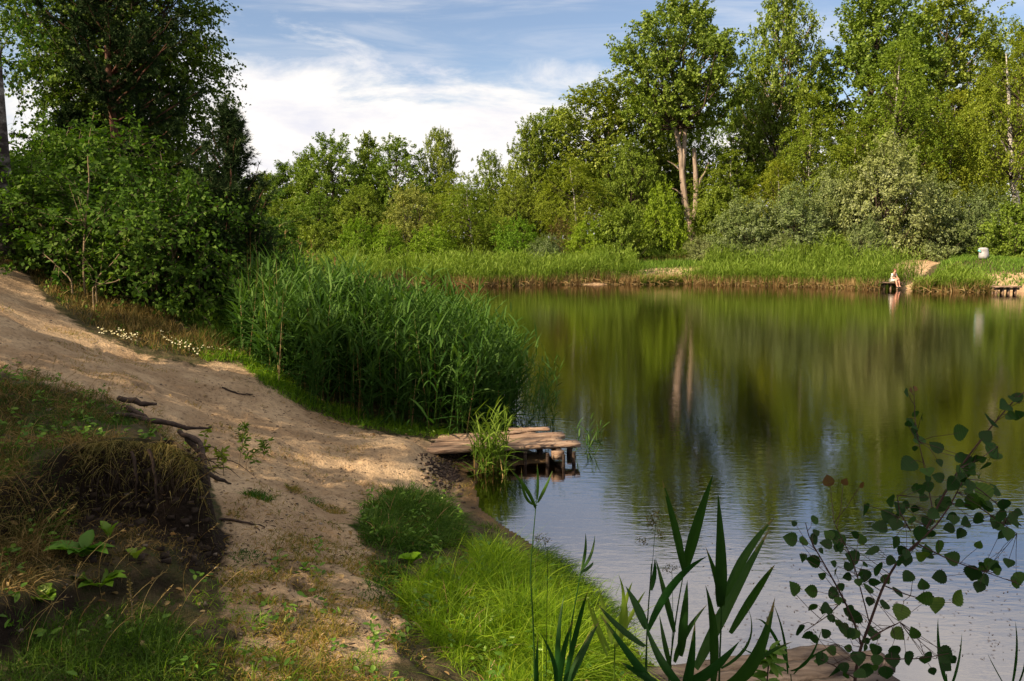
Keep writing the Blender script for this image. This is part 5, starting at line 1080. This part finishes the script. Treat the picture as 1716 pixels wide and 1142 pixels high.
for it in LV.split():
    x, y, s_ = (float(q) for q in it.split(',')); px, py = Z8(x, y); d = D2 + ra.uniform(-.14, .2); size = s_ * .4572 / F * d * ra.uniform(.8, 1.08)
    c = P(px, py, d); k = np.argmin(((allp - c) ** 2).sum(1)); a0 = allp[k]; nrm = unit(ra.normal(0, .5, 3) + np.array([0, -1, .35]))
    u = unit(c - a0 + np.array([0, 0, -.03]) + ra.normal(0, .01, 3)); u = unit(u - nrm * (u @ nrm)); v = np.cross(nrm, u); b = c - u * size * .5
    col = ra.choice([.0, .15, .3, .45], p=[.3, .4, .22, .08])
    if (x, y) in ((850, 405), (910, 410), (970, 420), (1170, 70), (1150, 75)): col = 1.0
    if (x, y) in ((1410, 445), (1190, 680), (1105, 970), (1115, 890), (1320, 830), (1250, 865)): col = .6
    tt = np.linspace(0, 1, 15); wv_ = np.interp(tt, prof[:, 0], prof[:, 1]) * (1 + .07 * np.where(np.arange(15) % 2, 1, -1)); cup = .08 + ra.uniform(-.08, .36)
    mid = b + u * (tt[:, None] * size) - nrm * (size * .12 * (tt[:, None] ** 2) * ra.uniform(-1, 1)); lft = mid + v * (wv_[:, None] * size) + nrm * (cup * size * wv_[:, None]); rgt = mid - v * (wv_[:, None] * size) + nrm * (cup * size * wv_[:, None])
    vv = np.stack([lft, mid, rgt], 1).reshape(-1, 3) - og; f = np.array([[3 * i + j, 3 * i + j + 1, 3 * i + j + 4, 3 * i + j + 3] for i in range(14) for j in (0, 1)]); lfb.add(vv, f, np.clip(col + np.repeat(np.where(np.arange(14) % 2, .035, -.035), 2) + ra.normal(0, .02, 28), 0, 1))
    mdp = (a0 + b) / 2 + ra.normal(0, .004, 3); stemb.tube(np.array([a0, mdp, b, b + u * size * .5]) - og, [.0011, .0009, .0008, .0004], 4, cap=False)
stemb.build('stem', BK['aspen'], o, True); lfb.build('leaves', G['aspen'], o, True)

# ------------------------------------------------------------------ foreground reed plants: explicit leaves (base px, tip px, width px)
def hero_reed(label, stems_, lvs, d, rnd=.3, name='reed_plant', mat=None, root=None, seedheads=()):
    r = np.random.default_rng(len(lvs) + int(stems_[0][0][0])); s0 = stems_[0][0]; g = P(s0[0], s0[1], d); g = P(s0[0], s0[1], d); zg = float(H(g[0], g[1])); g0 = g.copy(); g0[2] = max(zg, -.05)
    o = thing(name, label, 'reed', g0, 'reeds in the near foreground'); mb = MB()
    for st in stems_:
        pp = np.array([P(x, y, d + .02 * i) for i, (x, y) in enumerate(st)]); g = pp[0].copy(); g[2] = min(float(H(g[0], g[1])), g[2]) - .02; pp = np.vstack([g, pp]); n = len(pp); s = np.linspace(0, n - 1, 14)
        ln = np.stack([np.interp(s, np.arange(n), pp[:, i]) for i in range(3)], 1); ln[1:-1] = (ln[:-2] + 2 * ln[1:-1] + ln[2:]) / 4; mb.tube(ln - g0, np.linspace(.0042, .0018, 14), 6, .2)
    mb.build('stem', mat or G['blade'], o, True); mb = MB()
    for bx, by, tx, ty, wd in lvs:
        b = P(bx, by, d + r.uniform(-.03, .03)); t_ = P(tx, ty, d + r.uniform(-.22, .1)); L = np.linalg.norm(t_ - b); n = 12; t = np.linspace(0, 1, n); dirv = unit(t_ - b)
        view = unit(b - np.array([0, 0, CZ])); sd_ = unit(np.cross(dirv, view) + r.normal(0, .22, 3)); bow = unit(np.cross(sd_, dirv)) * (L * r.uniform(-.16, .16)) + unit(np.cross(view, dirv)) * L * r.uniform(-.07, .07)
        c = b + (t_ - b) * t[:, None] + bow * (4 * t * (1 - t))[:, None]; w_ = wd / F * d * .5 * np.interp(t, [0, .12, .35, .6, .85, 1], [.5, .85, 1, .78, .36, .0]) * .74
        nn = unit(np.cross(sd_, dirv)); lft = c - sd_ * w_[:, None] + nn * (w_[:, None] * .35); rgt = c + sd_ * w_[:, None] + nn * (w_[:, None] * .35)
        v = np.stack([lft, c, rgt], 1).reshape(-1, 3) - g0; f = np.array([[3 * i + j, 3 * i + j + 1, 3 * i + j + 4, 3 * i + j + 3] for i in range(n - 1) for j in (0, 1)]); q_ = float(np.clip(rnd * .66 + r.normal(0, .1), 0, .66)) if mat is None else float(np.clip(rnd + r.normal(0, .15), 0, 1)); cf = np.full(len(f), q_) + r.normal(0, .03, len(f)) + np.tile([.05, -.05], len(f) // 2)
        if r.random() < .5 and mat is None: cf[-3:] = [.8, .95, 1]
        mb.add(v, f, np.clip(cf, 0, 1))
    mb.build('leaves', mat or G['blade'], o, True)
    if len(lvs) >= 5 and mat is None:
        m2 = MB(); m3 = MB(); k_ = 16; b_ = np.zeros((k_, 3)) + np.column_stack([r.normal(0, .07, k_), r.normal(0, .05, k_), r.uniform(0, .15, k_)])
        blades(m2, b_, unit(r.normal(0, .42, (k_, 3)) + np.array([0, 0, 1.0])), r.uniform(.3, .75, k_), r.uniform(.006, .016, k_), r.uniform(.2, .9, k_), 7, rnd=r.uniform(0, .6, k_), r=r); m2.build('side_leaves', G['blade'], o, True)
        k_ = 9; b_ = np.column_stack([r.normal(0, .06, k_), r.normal(0, .05, k_), r.uniform(.05, .35, k_)]); blades(m3, b_, unit(r.normal(0, .8, (k_, 3)) + np.array([0, 0, .3])), r.uniform(.15, .4, k_), .014, r.uniform(.6, 1.4, k_), 6, r=r); m3.build('dead_leaves', G['straw'], o, True)
    return o
hero_reed('large dark reed with two tall upright leaves, left stem of the foreground group', [[(1118, 1180), (1124, 1100), (1135, 1020), (1146, 958)]], [(1146, 958, 1109, 803, 19), (1148, 956, 1195, 795, 27), (1140, 1100, 1152, 972, 24), (1130, 1060, 1098, 934, 15), (1130, 1110, 1186, 1012, 15), (1124, 1120, 1105, 1030, 13)], 2.6)
hero_reed('foreground reed with a wide crossing pair of leaves, nearest the bright grass', [[(1084, 1190), (1083, 1120), (1084, 1052), (1092, 945)]], [(1084, 1054, 1048, 982, 22), (1086, 1056, 1186, 932, 22), (1081, 1084, 1001, 1012, 19), (1098, 1150, 1003, 1026, 25), (1091, 990, 1097, 936, 12)], 2.5)
hero_reed('densest foreground reed with a broad upright leaf and long leaves fanning right', [[(1204, 1200), (1206, 1100), (1210, 1015), (1204, 940)]], [(1208, 1018, 1203, 824, 32), (1210, 1015, 1182, 916, 22), (1214, 998, 1297, 868, 25), (1165, 1120, 1291, 885, 32), (1224, 1062, 1299, 946, 20), (1216, 1150, 1299, 1000, 32), (1195, 1150, 1182, 980, 22), (1208, 1120, 1250, 1010, 18), (1212, 1160, 1330, 1075, 14)], 2.45)
hero_reed('foreground reed with one broad low leaf bending right', [[(1150, 1200), (1145, 1150)]], [(1142, 1150, 1240, 1074, 36), (1150, 1160, 1080, 1040, 22), (1145, 1160, 1165, 1040, 24), (1140, 1170, 1040, 1110, 18)], 2.4)
hero_reed('slim lit reed with four narrow leaves standing before the shallow water', [[(896, 1120), (893, 1030), (888, 960), (893, 905), (899, 838)]], [(898, 853, 851, 784, 9), (900, 848, 874, 782, 8), (901, 843, 926, 789, 9), (900, 838, 900, 776, 7)], 3.3, .85)
hero_reed('short slim reed right of the bright grass clump', [[(955, 1060), (966, 1000), (974, 955)]], [(974, 957, 981, 893, 8), (975, 955, 997, 896, 8), (973, 960, 994, 941, 8)], 3.4, .5)
hero_reed('group of lit young reed leaves at the water edge', [[(1030, 1090), (1032, 1040)]], [(1030, 1080, 1036, 962, 12), (1035, 1075, 1060, 975, 13), (1026, 1080, 1004, 985, 12), (1040, 1070, 1082, 990, 10), (1022, 1090, 992, 1010, 9), (1034, 1085, 1050, 1010, 14), (1018, 1100, 984, 1000, 9)], 3.3, .95, mat=G['farreed'])
hero_reed('tall dark blades rising through the lower bright grass', [[(940, 1190), (938, 1130)]], [(938, 1150, 946, 995, 15), (945, 1150, 985, 990, 14), (930, 1160, 905, 1060, 12), (950, 1150, 1005, 1040, 20), (900, 1150, 902, 1060, 12), (936, 1160, 960, 1040, 16)], 2.9, .25)
hero_reed('lone thin blade beside the stem of the aspen sapling', [[(1590, 1180), (1586, 1130)]], [(1587, 1150, 1572, 1035, 10), (1590, 1160, 1612, 1060, 6)], 2.6, .2)
hero_reed('pair of thin blades near the lower right corner', [[(1694, 1190), (1693, 1150)]], [(1694, 1160, 1701, 1040, 6), (1690, 1160, 1655, 1095, 4), (1700, 1160, 1714, 1070, 6)], 2.6, .2)
hero_reed('thin arching blades over the grey planks', [[(1330, 1180), (1325, 1130)]], [(1322, 1120, 1262, 1040, 8), (1325, 1125, 1378, 1050, 7), (1320, 1130, 1295, 1010, 6), (1330, 1130, 1420, 1080, 6), (1318, 1125, 1240, 1085, 8)], 2.7, .3)
# flowering grasses
for lab, st, hd in (('flowering grass stem with clustered heads above the foreground reeds', [(1078, 1180), (1085, 1040), (1093, 950), (1099, 872)], [(1099, 866, 20), (1096, 882, 18), (1106, 898, 14), (1080, 908, 14), (1070, 905, 10), (1092, 872, 14)]),
                    ('flowering grass stem with one bent head left of the reeds', [(915, 1150), (917, 1000), (918, 930), (912, 905)], [(906, 903, 14), (916, 905, 12), (898, 902, 9)]),
                    ('flowering grass stem with a low head between the foreground reeds', [(1120, 1180), (1128, 1040), (1126, 955)], [(1122, 953, 14), (1132, 952, 10), (1114, 955, 10)])):
    pp = np.array([P(x, y, 2.8) for x, y in st]); g = pp[0].copy(); o = thing('flowering_grass', lab, 'grass', g, 'flowering grasses in the foreground'); mb = MB(); mb.tube(pp - g, np.linspace(.0016, .0007, len(pp)), 5, .3); mb.build('stem', G['blade'], o, True); mb = MB()
    for x, y, s_ in hd:
        c = P(x, y, 2.8); sz = s_ / F * 2.8; p = c + rng.normal(0, sz * .28, (40, 3)); leaves(mb, p - g, rng.normal(0, 1, p.shape), rng.normal(0, 1, p.shape), sz * .3, sz * .12, rng.uniform(0, .5, 40))
    mb.build('seed_head', G['dry'], o)
# nettle-like plant on the planks
o = thing('nettle', 'low green plant with pointed leaves between the reeds and the sapling', 'plant', P(1285, 1150, 2.5)); g = np.array(o.location); mb = MB(); sb = MB(); sb.tube(np.array([P(1285, 1150, 2.5), P(1288, 1110, 2.5), P(1290, 1088, 2.5)]) - g, .0025, 5); sb.build('stem', BK['aspen'], o, True)
for k in range(30):
    lvl = rng.integers(0, 4); c = P(1287 + lvl, 1148 - lvl * 19, 2.5); a = rng.random() * 6.28; d_ = unit(np.array([[math.cos(a), math.sin(a), rng.uniform(-.1, .5)]])); leaves(mb, (c - g)[None], np.array([[0, 0, 1.0]]) + rng.normal(0, .25, (1, 3)), d_, .06, .025, np.array([rng.uniform(.2, .8)]), .08, True)
mb.build('leaves', G['dock'], o)
# floating specks
mb = MB(); n = 520; px = rng.uniform(1180, 1716, n); py = 900 + rng.random(n) * 180 + (px - 1180) * .05
px = np.concatenate([px, rng.uniform(1000, 1180, 180)]); py = np.concatenate([py, rng.uniform(700, 780, 180)]); n = len(px)
p = np.array([Pz(a, b, .003) for a, b in zip(px, py)]); leaves(mb, p, np.tile([0, 0, 1.0], (n, 1)), rng.normal(0, 1, (n, 3)) * [1, .6, 0], rng.uniform(.01, .04, n), rng.uniform(.003, .01, n), rng.random(n), 0)
tag(mb.build('floating_debris', BK['root']), 'dark flecks of leaf and twig floating on the near water', 'debris', kind='stuff')
